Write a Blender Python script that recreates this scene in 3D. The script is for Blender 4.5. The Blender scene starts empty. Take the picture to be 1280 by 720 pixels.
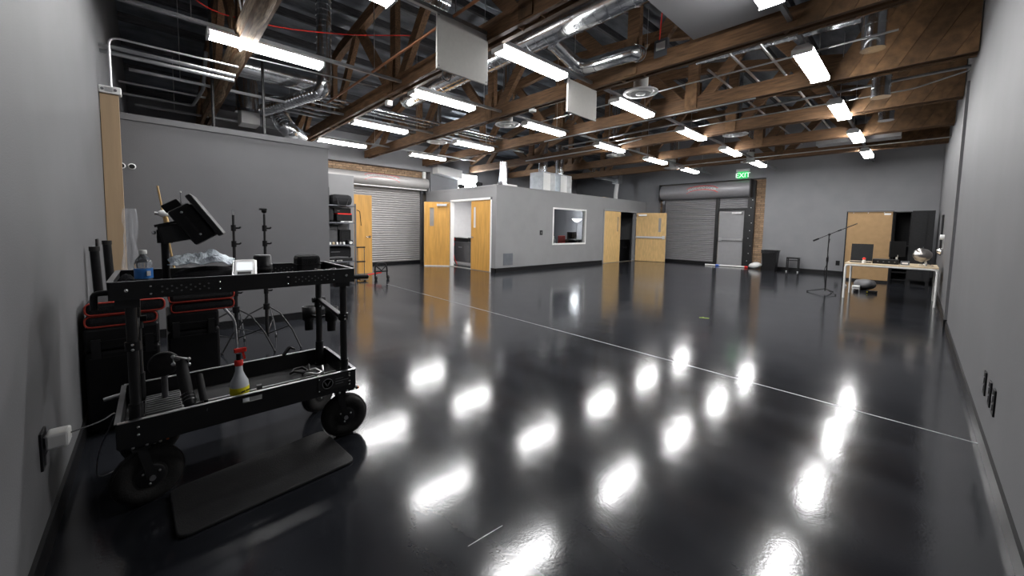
import bpy, math, random
from mathutils import Matrix, Vector
random.seed(7)
PI = math.pi
R_ = math.radians
SC = bpy.context.scene
COL = SC.collection

# ------------------------------------------------------------------ camera, world, exposure
def set_camera():
    yaw, pitch, roll = R_(46.796), R_(3.9615), R_(1.0335)
    fwd = Vector((-math.sin(yaw), math.cos(yaw), 0)); right = Vector((math.cos(yaw), math.sin(yaw), 0)); up = Vector((0, 0, 1))
    cp, sp = math.cos(pitch), math.sin(pitch)
    fwd, up = fwd * cp - up * sp, up * cp + fwd * sp
    c, s = math.cos(roll), math.sin(roll)
    right, up = right * c + up * s, up * c - right * s
    cd = bpy.data.cameras.new('camera')
    cd.sensor_width = 36; cd.lens = 475.2 / 1280 * 36
    cd.shift_y = -42.1 / 1280
    cd.clip_start = 0.02; cd.clip_end = 100
    co = bpy.data.objects.new('camera', cd)
    co.matrix_world = Matrix(((right.x, up.x, -fwd.x, 0), (right.y, up.y, -fwd.y, 0), (right.z, up.z, -fwd.z, 1.31), (0, 0, 0, 1)))
    COL.objects.link(co); SC.camera = co
set_camera()
W = bpy.data.worlds.new('world'); SC.world = W; W.use_nodes = True
W.node_tree.nodes['Background'].inputs[0].default_value = (0.75, 0.85, 1.0, 1)
W.node_tree.nodes['Background'].inputs[1].default_value = 1.0
SC.view_settings.view_transform = 'Standard'; SC.view_settings.look = 'None'
SC.view_settings.gamma = 1; SC.view_settings.use_curve_mapping = False
SC.view_settings.exposure = 1.2
LAMP = 27.0                    # emission of the fluorescent lenses
SC.cycles.use_denoising = True
SC.cycles.max_bounces = 8; SC.cycles.diffuse_bounces = 5; SC.cycles.glossy_bounces = 4
SC.cycles.transmission_bounces = 6; SC.cycles.sample_clamp_indirect = 6
SC.cycles.caustics_reflective = False; SC.cycles.caustics_refractive = False

# ------------------------------------------------------------------ materials
M = {}
def nodes(name):
    m = bpy.data.materials.new(name); m.use_nodes = True
    nt = m.node_tree; return m, nt, nt.nodes['Principled BSDF']
def mat(name, col, rough=.5, metal=0., var=.0, scale=8., bump=0., bscale=60., stretch=(1, 1, 1), col2=None, rnd=0., emit=None, estr=0., alpha=1., trans=0., ior=1.45, spec=.5, detail=4., rvar=0.):
    m, nt, b = nodes(name); L = nt.links
    b.inputs['Roughness'].default_value = rough; b.inputs['Metallic'].default_value = metal
    b.inputs['Specular IOR Level'].default_value = spec; b.inputs['IOR'].default_value = ior
    b.inputs['Base Color'].default_value = (*col, 1)
    b.inputs['Transmission Weight'].default_value = trans; b.inputs['Alpha'].default_value = alpha
    if emit: b.inputs['Emission Color'].default_value = (*emit, 1); b.inputs['Emission Strength'].default_value = estr
    if var or bump or col2 or rnd or rvar:
        tc = nt.nodes.new('ShaderNodeTexCoord'); mp = nt.nodes.new('ShaderNodeMapping'); mp.inputs['Scale'].default_value = stretch
        L.new(tc.outputs['Object'], mp.inputs['Vector'])
        if rnd:
            oi = nt.nodes.new('ShaderNodeObjectInfo'); mul = nt.nodes.new('ShaderNodeMath'); mul.operation = 'MULTIPLY'; mul.inputs[1].default_value = 37.
            L.new(oi.outputs['Random'], mul.inputs[0]); L.new(mul.outputs[0], mp.inputs['Location'])
        nz = nt.nodes.new('ShaderNodeTexNoise'); nz.inputs['Scale'].default_value = scale; nz.inputs['Detail'].default_value = detail
        L.new(mp.outputs[0], nz.inputs['Vector'])
        c2 = col2 or tuple(min(1, c * (1 + var)) for c in col); c1 = col if col2 else tuple(c * (1 - var) for c in col)
        rp = nt.nodes.new('ShaderNodeValToRGB'); rp.color_ramp.elements[0].position = .3; rp.color_ramp.elements[1].position = .7
        rp.color_ramp.elements[0].color = (*c1, 1); rp.color_ramp.elements[1].color = (*c2, 1)
        L.new(nz.outputs['Fac'], rp.inputs['Fac']); out = rp.outputs['Color']
        if rnd:
            hs = nt.nodes.new('ShaderNodeHueSaturation'); mr = nt.nodes.new('ShaderNodeMapRange')
            mr.inputs['To Min'].default_value = 1 - rnd; mr.inputs['To Max'].default_value = 1 + rnd
            L.new(oi.outputs['Random'], mr.inputs['Value']); L.new(mr.outputs[0], hs.inputs['Value']); L.new(out, hs.inputs['Color']); out = hs.outputs['Color']
        L.new(out, b.inputs['Base Color'])
        if rvar:
            mr2 = nt.nodes.new('ShaderNodeMapRange'); mr2.inputs['To Min'].default_value = rough - rvar; mr2.inputs['To Max'].default_value = rough + rvar
            L.new(nz.outputs['Fac'], mr2.inputs['Value']); L.new(mr2.outputs[0], b.inputs['Roughness'])
        if bump:
            n2 = nt.nodes.new('ShaderNodeTexNoise'); n2.inputs['Scale'].default_value = bscale; n2.inputs['Detail'].default_value = 3
            L.new(mp.outputs[0], n2.inputs['Vector'])
            bp = nt.nodes.new('ShaderNodeBump'); bp.inputs['Strength'].default_value = bump; bp.inputs['Distance'].default_value = .01
            L.new(n2.outputs['Fac'], bp.inputs['Height']); L.new(bp.outputs[0], b.inputs['Normal'])
    M[name] = m; return m

def floor_material():
    m, nt, b = nodes('floor_epoxy'); L = nt.links
    tc = nt.nodes.new('ShaderNodeTexCoord')
    n1 = nt.nodes.new('ShaderNodeTexNoise'); n1.inputs['Scale'].default_value = 1.3; n1.inputs['Detail'].default_value = 6
    mp = nt.nodes.new('ShaderNodeMapping'); mp.inputs['Scale'].default_value = (.6, 2.2, 1)
    L.new(tc.outputs['Object'], mp.inputs[0]); L.new(mp.outputs[0], n1.inputs['Vector'])
    rp = nt.nodes.new('ShaderNodeValToRGB'); rp.color_ramp.elements[0].color = (.011, .012, .015, 1); rp.color_ramp.elements[1].color = (.023, .0245, .029, 1)
    rp.color_ramp.elements[0].position = .35; rp.color_ramp.elements[1].position = .7
    L.new(n1.outputs['Fac'], rp.inputs[0]); L.new(rp.outputs[0], b.inputs['Base Color'])
    mr = nt.nodes.new('ShaderNodeMapRange'); mr.inputs['To Min'].default_value = .105; mr.inputs['To Max'].default_value = .165
    L.new(n1.outputs['Fac'], mr.inputs['Value']); L.new(mr.outputs[0], b.inputs['Roughness'])
    b.inputs['IOR'].default_value = 1.5
    n2 = nt.nodes.new('ShaderNodeTexNoise'); n2.inputs['Scale'].default_value = 75; n2.inputs['Detail'].default_value = 2
    n3 = nt.nodes.new('ShaderNodeTexNoise'); n3.inputs['Scale'].default_value = 3.5; n3.inputs['Detail'].default_value = 2
    ad = nt.nodes.new('ShaderNodeMath'); ad.operation = 'MULTIPLY_ADD'; ad.inputs[1].default_value = .16
    L.new(tc.outputs['Object'], n2.inputs['Vector']); L.new(tc.outputs['Object'], n3.inputs['Vector'])
    L.new(n2.outputs['Fac'], ad.inputs[0]); L.new(n3.outputs['Fac'], ad.inputs[2])
    bp = nt.nodes.new('ShaderNodeBump'); bp.inputs['Strength'].default_value = .3; bp.inputs['Distance'].default_value = .004
    L.new(ad.outputs[0], bp.inputs['Height']); L.new(bp.outputs[0], b.inputs['Normal'])
    M['floor'] = m
floor_material()
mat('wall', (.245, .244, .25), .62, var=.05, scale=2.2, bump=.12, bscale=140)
mat('wall_shade', (.14, .14, .147), .62, var=.05, scale=2.2, bump=.12, bscale=140)  # south wall: same gray paint, darkened so the dim near edge is in the colour
mat('wall_east', (.122, .122, .128), .62, var=.05, scale=2.2, bump=.12, bscale=140)  # right wall: near-edge dimness put into the base colour, darker than far walls
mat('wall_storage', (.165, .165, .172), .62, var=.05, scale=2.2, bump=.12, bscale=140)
mat('wall_dark', (.235, .236, .25), .62, var=.05, scale=2.2, bump=.12, bscale=140)
mat('wall_white', (.7, .7, .72), .6, var=.03)
mat('baseboard', (.012, .012, .013), .3, var=.1)
mat('roof_foil', (.17, .185, .21), .45, .3, var=.45, scale=5, bump=.9, bscale=14, stretch=(1, .35, 1))
mat('purlin', (.06, .06, .065), .8, var=.4, scale=9, stretch=(6, .6, 6))
mat('truss', (.155, .084, .041), .75, var=.45, scale=6, stretch=(.7, 7, 7), bump=.4, bscale=30, rnd=.18)
mat('truss_weathered', (.26, .18, .11), .85, var=.5, scale=9, stretch=(.7, 7, 7), bump=.9, bscale=24)
mat('gusset', (.15, .082, .038), .75, var=.4, scale=5, stretch=(2, 2, 2), bump=.3, bscale=40, rnd=.3)
mat('galvanised', (.78, .8, .82), .2, 1., var=.12, scale=9, bump=.12, bscale=20, rvar=.08)
mat('galvanised_dull', (.42, .43, .44), .45, .9, var=.12, scale=7)
mat('ahu_gray', (.34, .34, .35), .5, .2)
mat('steel', (.68, .68, .69), .32, 1., var=.05)
mat('steel_dark', (.2, .2, .21), .4, 1., var=.1)
mat('chrome', (.8, .8, .8), .13, 1.)
mat('white_metal', (.85, .85, .84), .45, var=.02)
mat('white_panel', (.6, .59, .56), .6, var=.03, scale=30)
mat('lens', (.9, .9, .88), .4, emit=(1., .993, .99), estr=LAMP)
mat('brick', (.40, .27, .17), .85, var=.25, scale=25, bump=.5, bscale=90, rnd=.25)
mat('mortar', (.19, .165, .14), .9, var=.15, scale=40, bump=.4)
mat('maple', (.62, .335, .085), .42, var=.14, scale=3.5, stretch=(5, 5, .55), rnd=.05)
mat('maple_pale', (.66, .44, .19), .45, var=.13, scale=5, stretch=(4, 4, .8), rnd=.05)
mat('door_edge', (.60, .50, .36), .6)
mat('shutter', (.46, .445, .44), .45, .25, var=.04)
mat('shutter_dark', (.30, .295, .31), .45, .25, var=.04)
mat('door_gray', (.30, .30, .31), .5, var=.03)
mat('black_paint', (.012, .012, .013), .4, var=.2)
mat('black_plastic', (.009, .009, .010), .42, var=.2, scale=20, spec=.3)
mat('black_matte', (.012, .012, .013), .75, var=.25, scale=30)
mat('black_fabric', (.016, .016, .018), .9, var=.3, scale=60, bump=.5, bscale=200)
mat('rubber', (.014, .0135, .013), .7, var=.2, scale=30, bump=.2, bscale=120)
mat('mat_rubber', (.019, .019, .02), .62, var=.2, scale=12, bump=.2, bscale=160)
mat('gray_plastic', (.12, .12, .125), .5, var=.1)
mat('gray_metal', (.16, .17, .19), .45, .4, var=.08)
mat('red', (.78, .03, .02), .6, var=.1)
mat('red_fabric', (.52, .06, .04), .8, var=.15, scale=40)
mat('cloth_blue', (.80, .88, .97), .9, var=.08, scale=14, bump=.4, bscale=90)
mat('tan_board', (.40, .285, .175), .75, var=.08, scale=4, stretch=(6, 6, .5))
mat('hardboard', (.40, .255, .125), .75, var=.07, scale=9)
mat('desk_wood', (.68, .55, .37), .45, var=.06, scale=4, stretch=(1, 8, 8))
mat('white_paint', (.78, .78, .76), .4)
mat('cord_blue', (.03, .12, .6), .4)
mat('yellow', (.82, .72, .02), .5)
mat('green_tape', (.45, .62, .12), .6)
mat('copper', (.34, .15, .07), .4, .7, var=.2)
mat('glass', (.93, .96, .97), .03, trans=1., ior=1.45)
mat('pane', (.82, .85, .86), .02, trans=1., ior=1.3)
mat('door_glass', (.33, .31, .29), .2, spec=.6, var=.06)
mat('water_plastic', (.86, .9, .95), .08, trans=.85, ior=1.33)
mat('film', (.8, .82, .86), .16, alpha=.12, spec=1.)
mat('spray_plastic', (.66, .69, .73), .35, spec=.4)
mat('blue_label', (.05, .25, .72), .4)
mat('exit_green', (.02, .5, .12), .4, emit=(.03, .6, .15), estr=.4)
mat('exit_white', (.9, 1, .92), .4, emit=(.8, 1, .85), estr=.45)
mat('daylight', (.9, .9, .9), .4, emit=(.86, .93, 1.), estr=26.)
mat('tube_glow', (.9, .9, .9), .4, emit=(1., .98, .95), estr=16.)
mat('torch_glow', (.9, .9, .9), .4, emit=(.95, .97, 1.), estr=40.)
mat('screen_white', (.62, .62, .62), .35, emit=(.8, .85, .9), estr=.35)
mat('orange', (.5, .12, .02), .5)
mat('tin', (.38, .36, .34), .28, 1., var=.1)

# ------------------------------------------------------------------ mesh helpers
class MB:
    def __init__(s): s.v = []; s.f = []; s.s = []
    def add(s, vs, fs, sm=False):
        o = len(s.v); s.v += [tuple(v) for v in vs]
        for f in fs: s.f.append([i + o for i in f]); s.s.append(sm)
        return s
    def box(s, x0, x1, y0, y1, z0, z1):
        return s.add([(x0, y0, z0), (x1, y0, z0), (x1, y1, z0), (x0, y1, z0), (x0, y0, z1), (x1, y0, z1), (x1, y1, z1), (x0, y1, z1)],
                     [(0, 3, 2, 1), (4, 5, 6, 7), (0, 1, 5, 4), (1, 2, 6, 5), (2, 3, 7, 6), (3, 0, 4, 7)])
    def cbox(s, c, size, rot=None):
        hx, hy, hz = (q / 2 for q in size); rot = rot or Matrix.Identity(3); c = Vector(c)
        vs = [c + rot @ Vector(p) for p in [(-hx, -hy, -hz), (hx, -hy, -hz), (hx, hy, -hz), (-hx, hy, -hz), (-hx, -hy, hz), (hx, -hy, hz), (hx, hy, hz), (-hx, hy, hz)]]
        return s.add(vs, [(0, 3, 2, 1), (4, 5, 6, 7), (0, 1, 5, 4), (1, 2, 6, 5), (2, 3, 7, 6), (3, 0, 4, 7)])
    def bar(s, p0, p1, w, h, up=(0, 0, 1)):
        """rectangular bar from p0 to p1, w across, h along up"""
        p0, p1 = Vector(p0), Vector(p1); d = (p1 - p0).normalized(); up = Vector(up)
        side = d.cross(up)
        if side.length < 1e-4: side = d.cross(Vector((1, 0, 0)))
        side.normalize(); u = side.cross(d).normalized()
        a, b = side * w / 2, u * h / 2
        vs = [p0 - a - b, p0 + a - b, p0 + a + b, p0 - a + b, p1 - a - b, p1 + a - b, p1 + a + b, p1 - a + b]
        return s.add(vs, [(0, 1, 2, 3), (7, 6, 5, 4), (4, 5, 1, 0), (5, 6, 2, 1), (6, 7, 3, 2), (7, 4, 0, 3)])
    def tube(s, pts, r, n=10, cap=True, closed=False):
        P = [Vector(p) for p in pts]; N = len(P)
        rr = r if isinstance(r, (list, tuple)) else [r] * N
        up = None; vs = []; 
        for i in range(N):
            if closed: t = P[(i + 1) % N] - P[i - 1]
            else: t = P[min(i + 1, N - 1)] - P[max(i - 1, 0)]
            t.normalize()
            if up is None:
                a = Vector((0, 0, 1)) if abs(t.z) < .9 else Vector((1, 0, 0)); up = (a - t * a.dot(t)).normalized()
            else:
                up = up - t * up.dot(t)
                up = up.normalized() if up.length > 1e-6 else t.orthogonal().normalized()
            b = t.cross(up)
            for k in range(n):
                a = 2 * PI * k / n; vs.append(P[i] + (up * math.cos(a) + b * math.sin(a)) * rr[i])
        fs = []
        for i in range(N if closed else N - 1):
            j = (i + 1) % N
            for k in range(n): fs.append((i * n + k, i * n + (k + 1) % n, j * n + (k + 1) % n, j * n + k))
        s.add(vs, [tuple(reversed(f)) for f in fs], True)
        if cap and not closed:
            s.add(vs[:n], [tuple(range(n))]); s.add(vs[-n:], [tuple(reversed(range(n)))])
        return s
    def cyl(s, p0, p1, r, r1=None, n=14): return s.tube([p0, p1], [r, r if r1 is None else r1], n)
    def lathe(s, o, prof, n=18, axis=(0, 0, 1)):
        o = Vector(o); ax = Vector(axis).normalized(); u = ax.orthogonal().normalized(); w = ax.cross(u)
        vs = []
        for r, z in prof:
            for k in range(n): a = 2 * PI * k / n; vs.append(o + ax * z + (u * math.cos(a) + w * math.sin(a)) * max(r, 1e-4))
        fs = [(i * n + k, i * n + (k + 1) % n, (i + 1) * n + (k + 1) % n, (i + 1) * n + k) for i in range(len(prof) - 1) for k in range(n)]
        s.add(vs, fs, True)
        s.add(vs[:n], [tuple(reversed(range(n)))]); s.add(vs[-n:], [tuple(range(n))]); return s
    def prism(s, poly, axis, a, b):
        """poly of 2-D points in the two other axes (in xyz order), extruded along axis from a to b"""
        def p3(p, t): q = list(p); q.insert('xyz'.index(axis), t); return tuple(q)
        n = len(poly); vs = [p3(p, a) for p in poly] + [p3(p, b) for p in poly]
        return s.add(vs, [tuple(range(n)), tuple(reversed(range(n, 2 * n)))] + [(i, i + n, (i + 1) % n + n, (i + 1) % n) for i in range(n)])
    def grid(s, fn, nu, nv, sm=True):
        vs = [fn(i / nu, j / nv) for i in range(nu + 1) for j in range(nv + 1)]
        return s.add(vs, [(i * (nv + 1) + j, (i + 1) * (nv + 1) + j, (i + 1) * (nv + 1) + j + 1, i * (nv + 1) + j + 1) for i in range(nu) for j in range(nv)], sm)
    def ball(s, c, r, n=14, sc=(1, 1, 1)):
        c = Vector(c); h = n // 2
        vs = []; fs = []
        for i in range(h + 1):
            t = PI * i / h
            for k in range(n): a = 2 * PI * k / n; vs.append(c + Vector((math.sin(t) * math.cos(a) * sc[0], math.sin(t) * math.sin(a) * sc[1], math.cos(t) * sc[2])) * r)
        for i in range(h):
            for k in range(n): fs.append((i * n + k, (i + 1) * n + k, (i + 1) * n + (k + 1) % n, i * n + (k + 1) % n))
        return s.add(vs, fs, True)
    def mesh(s, name, m, off=(0, 0, 0)):
        me = bpy.data.meshes.new(name)
        ox, oy, oz = off
        me.from_pydata([(x - ox, y - oy, z - oz) for x, y, z in s.v], [], s.f)
        me.polygons.foreach_set('use_smooth', s.s)
        me.materials.append(M[m]); me.update()
        import bmesh
        bm = bmesh.new(); bm.from_mesh(me); bmesh.ops.recalc_face_normals(bm, faces=bm.faces); bm.to_mesh(me); bm.free()
        return me
    def build(s, name, m, parent=None, origin=None, bevel=0.):
        off = origin or (0, 0, 0)
        if parent is not None:
            t = parent
            while t.parent: t = t.parent
            off = t.location
        o = bpy.data.objects.new(name, s.mesh(name, m, off)); COL.objects.link(o)
        if parent is not None: o.parent = parent
        elif origin: o.location = origin
        if bevel:
            bv = o.modifiers.new('bevel', 'BEVEL'); bv.width = bevel; bv.segments = 2; bv.limit_method = 'ANGLE'
        return o

def tag(o, label, cat, group=None, kind=None):
    o['label'] = label; o['category'] = cat
    if group: o['group'] = group
    if kind: o['kind'] = kind
    return o
def thing(name, label, cat, loc=(0, 0, 0), rz=0., group=None, kind=None):
    o = bpy.data.objects.new(name, None); COL.objects.link(o); o.empty_display_size = .1
    o.location = loc; o.rotation_euler = (0, 0, rz)
    return tag(o, label, cat, group, kind)
def copy_tree(o, parent=None):
    c = o.copy(); COL.objects.link(c)
    if parent is not None: c.parent = parent
    for ch in list(o.children): copy_tree(ch, c)
    return c
def B(*a): return MB().box(*a)
def RX(a): return Matrix.Rotation(R_(a), 3, 'X')
def RY(a): return Matrix.Rotation(R_(a), 3, 'Y')
def RZ(a): return Matrix.Rotation(R_(a), 3, 'Z')
def fillet(pts, rad, n=6):
    P = [Vector(p) for p in pts]; out = [P[0]]
    for i in range(1, len(P) - 1):
        a, b = (P[i - 1] - P[i]), (P[i + 1] - P[i]); r = min(rad, a.length * .48, b.length * .48)
        a.normalize(); b.normalize(); p0, p1 = P[i] + a * r, P[i] + b * r
        for k in range(n + 1):
            t = k / n; out.append(p0 * (1 - t) ** 2 + P[i] * 2 * t * (1 - t) + p1 * t * t)
    out.append(P[-1]); return out
def duct_mesh(pts, r, rad=.3, step=.11, n=20, rib=.006):
    P = fillet(pts, rad); mb = MB().tube(P, r, n)
    acc = 0.
    for a, b in zip(P, P[1:]):
        L = (b - a).length; d = (b - a).normalized() if L > 1e-6 else None
        while d is not None and acc < L:
            p = a + d * acc; mb.tube([p - d * .006, p + d * .006], r + rib, n); acc += step
        acc -= L
    return mb
def text_mesh(string, size, extrude=.001):
    cu = bpy.data.curves.new('lettering', 'FONT'); cu.body = string; cu.size = size; cu.extrude = extrude; cu.align_x = 'CENTER'; cu.resolution_u = 3
    o = bpy.data.objects.new('lettering', cu); COL.objects.link(o)
    dg = bpy.context.evaluated_depsgraph_get(); dg.update()
    me = bpy.data.meshes.new_from_object(o.evaluated_get(dg)); bpy.data.objects.remove(o); bpy.data.curves.remove(cu)
    return [tuple(v.co) for v in me.vertices], [tuple(p.vertices) for p in me.polygons]
def add_text(mb, string, size, mtx, extrude=.001):
    vs, fs = text_mesh(string, size, extrude)
    return mb.add([mtx @ Vector(v) for v in vs], fs)

# ------------------------------------------------------------------ key dimensions (metres)
EX, SY, NY, WX = .355, -.356, 15.95, -12.2      # inner faces: east, south, north, west
CX, CY, CH = -8.33, 7.17, 2.50                   # control room faces and height
roof_prof = [(WX - .4, 4.05), (-10.6, 4.75), (-8.4, 5.3), (-5.9, 5.55), (-3.4, 5.3), (-1.4, 4.85), (EX + .4, 4.35)]
def roof_z(x):
    for (a, za), (b, zb) in zip(roof_prof, roof_prof[1:]):
        if a <= x <= b: return za + (zb - za) * (x - a) / (b - a)
    return roof_prof[-1][1]

# ------------------------------------------------------------------ setting
fl = B(WX - .5, EX + .3, SY - .3, NY + .5, -.12, 0).build('floor', 'floor'); tag(fl, 'glossy black sealed concrete floor mirroring the ceiling lights', 'floor', kind='structure')
sm_ = B(-8.1, EX, 3.754, 3.766, 0, .0015).build('trim_1', 'galvanised_dull'); tag(sm_, 'thin pale joint strip running across the black floor', 'floor joint', kind='structure')
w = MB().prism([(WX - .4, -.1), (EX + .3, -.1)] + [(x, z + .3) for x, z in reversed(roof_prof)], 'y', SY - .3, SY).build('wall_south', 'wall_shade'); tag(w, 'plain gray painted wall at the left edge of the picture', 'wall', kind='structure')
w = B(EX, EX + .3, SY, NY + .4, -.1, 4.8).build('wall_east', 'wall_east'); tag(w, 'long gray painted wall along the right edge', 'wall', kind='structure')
nw = MB(); OX0, OX1, OZ = -7.76, -3.82, 3.26
nw.box(WX - .4, OX0, NY, NY + .45, -.1, 6); nw.box(OX1, EX, NY, NY + .45, -.1, 6); nw.box(OX0, OX1, NY, NY + .45, OZ, 6)
nw = nw.build('wall_north', 'wall_dark'); tag(nw, 'far gray wall holding the shutter with the exit door', 'wall', kind='structure')
B(OX0 - .05, OX1 + .05, NY + .2, NY + .4, -.1, OZ + .05).build('mortar', 'mortar', nw)
ww = MB(); WY0, WY1, WZ = 3.4, 7.34, 3.27
ww.box(WX - .5, WX, SY, WY0, -.1, 4.6); ww.box(WX - .5, WX, WY1, NY, -.1, 4.6); ww.box(WX - .5, WX, WY0, WY1, WZ, 4.6)
ww = ww.build('wall_west', 'wall_dark'); tag(ww, 'far left gray wall with a header above the brick recess', 'wall', kind='structure')
B(WX - .48, WX - .3, WY0 - .05, WY1 + .05, -.1, WZ + .05).build('mortar', 'mortar', ww)
# single bricks
bm_n = MB().box(-.098, .098, -.03, .03, -.031, .031).mesh('brick', 'brick')
bm_w = MB().box(-.03, .03, -.098, .098, -.031, .031).mesh('brick', 'brick')
def brick(me, parent, loc):
    o = bpy.data.objects.new('brick', me); COL.objects.link(o); o.parent = parent; o.location = loc
nco = 0
z = .045
while z < OZ - .03:
    sh = .1 if nco % 2 else 0
    for x in ((-4.30 + sh, -4.09 + sh, -3.93) if sh else (-4.30, -4.09, -3.88)): brick(bm_n, nw, (x, NY + .19, z))
    if z > 1.6: brick(bm_n, nw, (-7.66 + sh * .3, NY + .19, z))
    z += .075; nco += 1
for r in range(5):
    y = WY0 + .12 + (r % 2) * .1
    while y < WY1 - .08: brick(bm_w, ww, (WX - .29, y, 2.945 + .075 * r)); y += .21
# roof
rf = MB()
for (a, za), (b, zb) in zip(roof_prof, roof_prof[1:]):
    nrm = .18
    def quad(u, v, a=a, za=za, b=b, zb=zb): 
        x = a + (b - a) * u; y = SY - .3 + (NY + .8 - SY) * v
        sag = .035 * abs(math.sin(y * PI / 1.035)) * (.6 + .4 * math.sin(x * 3.1))
        return (x, y, za + (zb - za) * u - sag)
    rf.grid(quad, 6, 130)
rf.prism([(x, z + .02) for x, z in roof_prof] + [(x, z + .2) for x, z in reversed(roof_prof)], 'y', SY - .3, NY + .5)
rf = rf.build('ceiling', 'roof_foil'); tag(rf, 'dark foil-faced insulation under the timber roof', 'ceiling', kind='structure')
for i in range(17):
    x = -11.9 + i * .74; zz = roof_z(x) - .1
    B(x - .03, x + .03, SY + .01, NY - .01, zz - .1, zz + .03).build('purlin', 'purlin', rf)
# baseboards
def base(name, label, *a):
    o = B(*a).build(name, 'baseboard'); tag(o, label, 'baseboard', kind='structure')
base('baseboard_east', 'black baseboard along the foot of the right wall', EX - .014, EX, SY, NY, 0, .1)
base('baseboard_south', 'black baseboard along the foot of the left wall', -5.77, EX - .014, SY, SY + .014, 0, .1)
base('baseboard_north', 'black baseboard along the foot of the far wall', OX1, EX - .014, NY - .014, NY, 0, .12)
base('baseboard_storage', 'black baseboard along the gray storage room behind the cart', -5.77, -5.756, SY + .014, 1.83, 0, .1)
cb = MB().box(CX, CX + .014, CY - .014, 12.62, 0, .13).box(-8.52, CX + .014, CY - .014, CY, 0, .13).build('baseboard_control', 'baseboard'); tag(cb, 'black baseboard round the corner of the control room', 'baseboard', kind='structure')
# storage rooms
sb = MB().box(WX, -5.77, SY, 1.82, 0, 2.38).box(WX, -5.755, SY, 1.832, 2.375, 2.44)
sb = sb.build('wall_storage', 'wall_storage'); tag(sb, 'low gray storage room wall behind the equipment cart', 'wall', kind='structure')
for i, y in enumerate((-.235, -.156)):
    MB().lathe((-5.77, y, 1.89), [(.032, 0), (.032, .006), (.022, .008), (.022, .002)], 16, (1, 0, 0)).build('cable_port', 'white_metal', sb)
    MB().cyl((-5.768, y, 1.89), (-5.7595, y, 1.89), .023).build('port_hole', 'black_matte', sb)
s2 = B(WX, -9.45, 1.82, 3.56, 0, 2.50).build('wall_closet', 'wall'); tag(s2, 'gray closet wall behind the equipment shelf', 'wall', kind='structure')
# control room shell
c = MB(); T = .12
c.box(WX, -10.62, CY, CY + T, 0, CH); c.box(-8.55, CX, CY, CY + T, 0, CH); c.box(-10.62, -8.55, CY, CY + T, 2.14, CH)
wy0, wy1, wz0, wz1 = 9.65, 11.5, .77, 2.02
dy0, dy1 = 12.66, 15.06
c.box(CX - T, CX, CY + T, wy0, 0, CH); c.box(CX - T, CX, wy1, dy0, 0, CH); c.box(CX - T, CX, wy0, wy1, 0, wz0); c.box(CX - T, CX, wy0, wy1, wz1, CH)
c.box(CX - T, CX, dy0, dy1, 2.06, CH); c.box(CX - T, CX, dy1, NY, 0, CH)
c.box(WX, CX + .012, CY - .012, NY, CH - .005, CH + .05)
cw = c.build('wall_control', 'wall'); tag(cw, 'gray control room box with two double doors and a window', 'wall', kind='structure')
iw = MB().box(WX, CX - T, 9.2, 9.3, 0, CH - .006).box(WX + .001, WX + .05, CY + T, 9.2, 0, CH - .006).box(WX, CX - T, CY + T, 9.2, CH - .06, CH - .006).build('wall_inner', 'wall_white'); tag(iw, 'white inner wall seen through the left double doors', 'wall', kind='structure')
iw = MB().box(WX, CX - T, 13.3, 13.4, 0, CH - .006).build('wall_divider', 'wall_dark'); tag(iw, 'dark divider wall inside the control room', 'wall', kind='structure')
# trims
t = MB().box(EX - .03, EX, 8.15, 8.25, .1, 3.42).build('trim_2', 'gray_plastic'); tag(t, 'narrow vertical gray raceway on the right wall', 'raceway', kind='structure')
MB().box(EX - .034, EX, 8.14, 8.26, 0, .12).build('boot', 'black_plastic', t)
t = MB()
t.box(-10.66, -10.61, CY - .02, CY + T, 0, 2.19); t.box(-8.57, -8.52, CY - .02, CY + T, 0, 2.19); t.box(-10.66, -8.52, CY - .02, CY + T, 2.13, 2.19)
t = t.build('trim_3', 'white_metal'); tag(t, 'pale metal frame round the left double doors', 'door frame', kind='structure')
t = MB()
t.box(CX - T, CX + .02, dy0 - .03, dy0 + .02, 0, 2.1); t.box(CX - T, CX + .02, dy1 - .02, dy1 + .03, 0, 2.1); t.box(CX - T, CX + .02, dy0, dy1, 2.05, 2.1)
t = t.build('trim_4', 'door_gray'); tag(t, 'gray metal frame round the far double doors', 'door frame', kind='structure')
t = B(-10.61, -8.57, CY - .03, CY + .1, 0, .012).build('trim_5', 'steel'); tag(t, 'metal threshold under the left double doors', 'threshold', kind='structure')
t = B(CX - .1, CX + .03, dy0, dy1, 0, .012).build('trim_6', 'steel'); tag(t, 'metal threshold under the far double doors', 'threshold', kind='structure')
# windows
wn = thing('window_1', 'square control room window in a white frame', 'window', (CX, 10.575, wz0), kind='structure')
f = MB(); g = .05
f.box(CX - T, CX + .015, wy0, wy0 + g, wz0, wz1).box(CX - T, CX + .015, wy1 - g, wy1, wz0, wz1).box(CX - T, CX + .015, wy0 + g, wy1 - g, wz0, wz0 + g).box(CX - T, CX + .015, wy0 + g, wy1 - g, wz1 - g, wz1)
f.build('window_frame', 'white_paint', wn); B(CX - .075, CX - .068, wy0 + g, wy1 - g, wz0 + g, wz1 - g).build('pane', 'pane', wn)
wn = thing('window_2', 'small high window glowing with daylight above the control room', 'window', (WX, 8.98, 2.7), kind='structure')
f = MB().box(WX, WX + .05, 8.50, 8.54, 2.62, 3.37).box(WX, WX + .05, 9.42, 9.46, 2.62, 3.37).box(WX, WX + .05, 8.54, 9.42, 3.33, 3.37).box(WX, WX + .05, 8.54, 9.42, 2.62, 2.66)
f.build('window_frame', 'white_paint', wn); B(WX, WX + .02, 8.54, 9.42, 2.66, 3.33).build('pane', 'daylight', wn)

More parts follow.
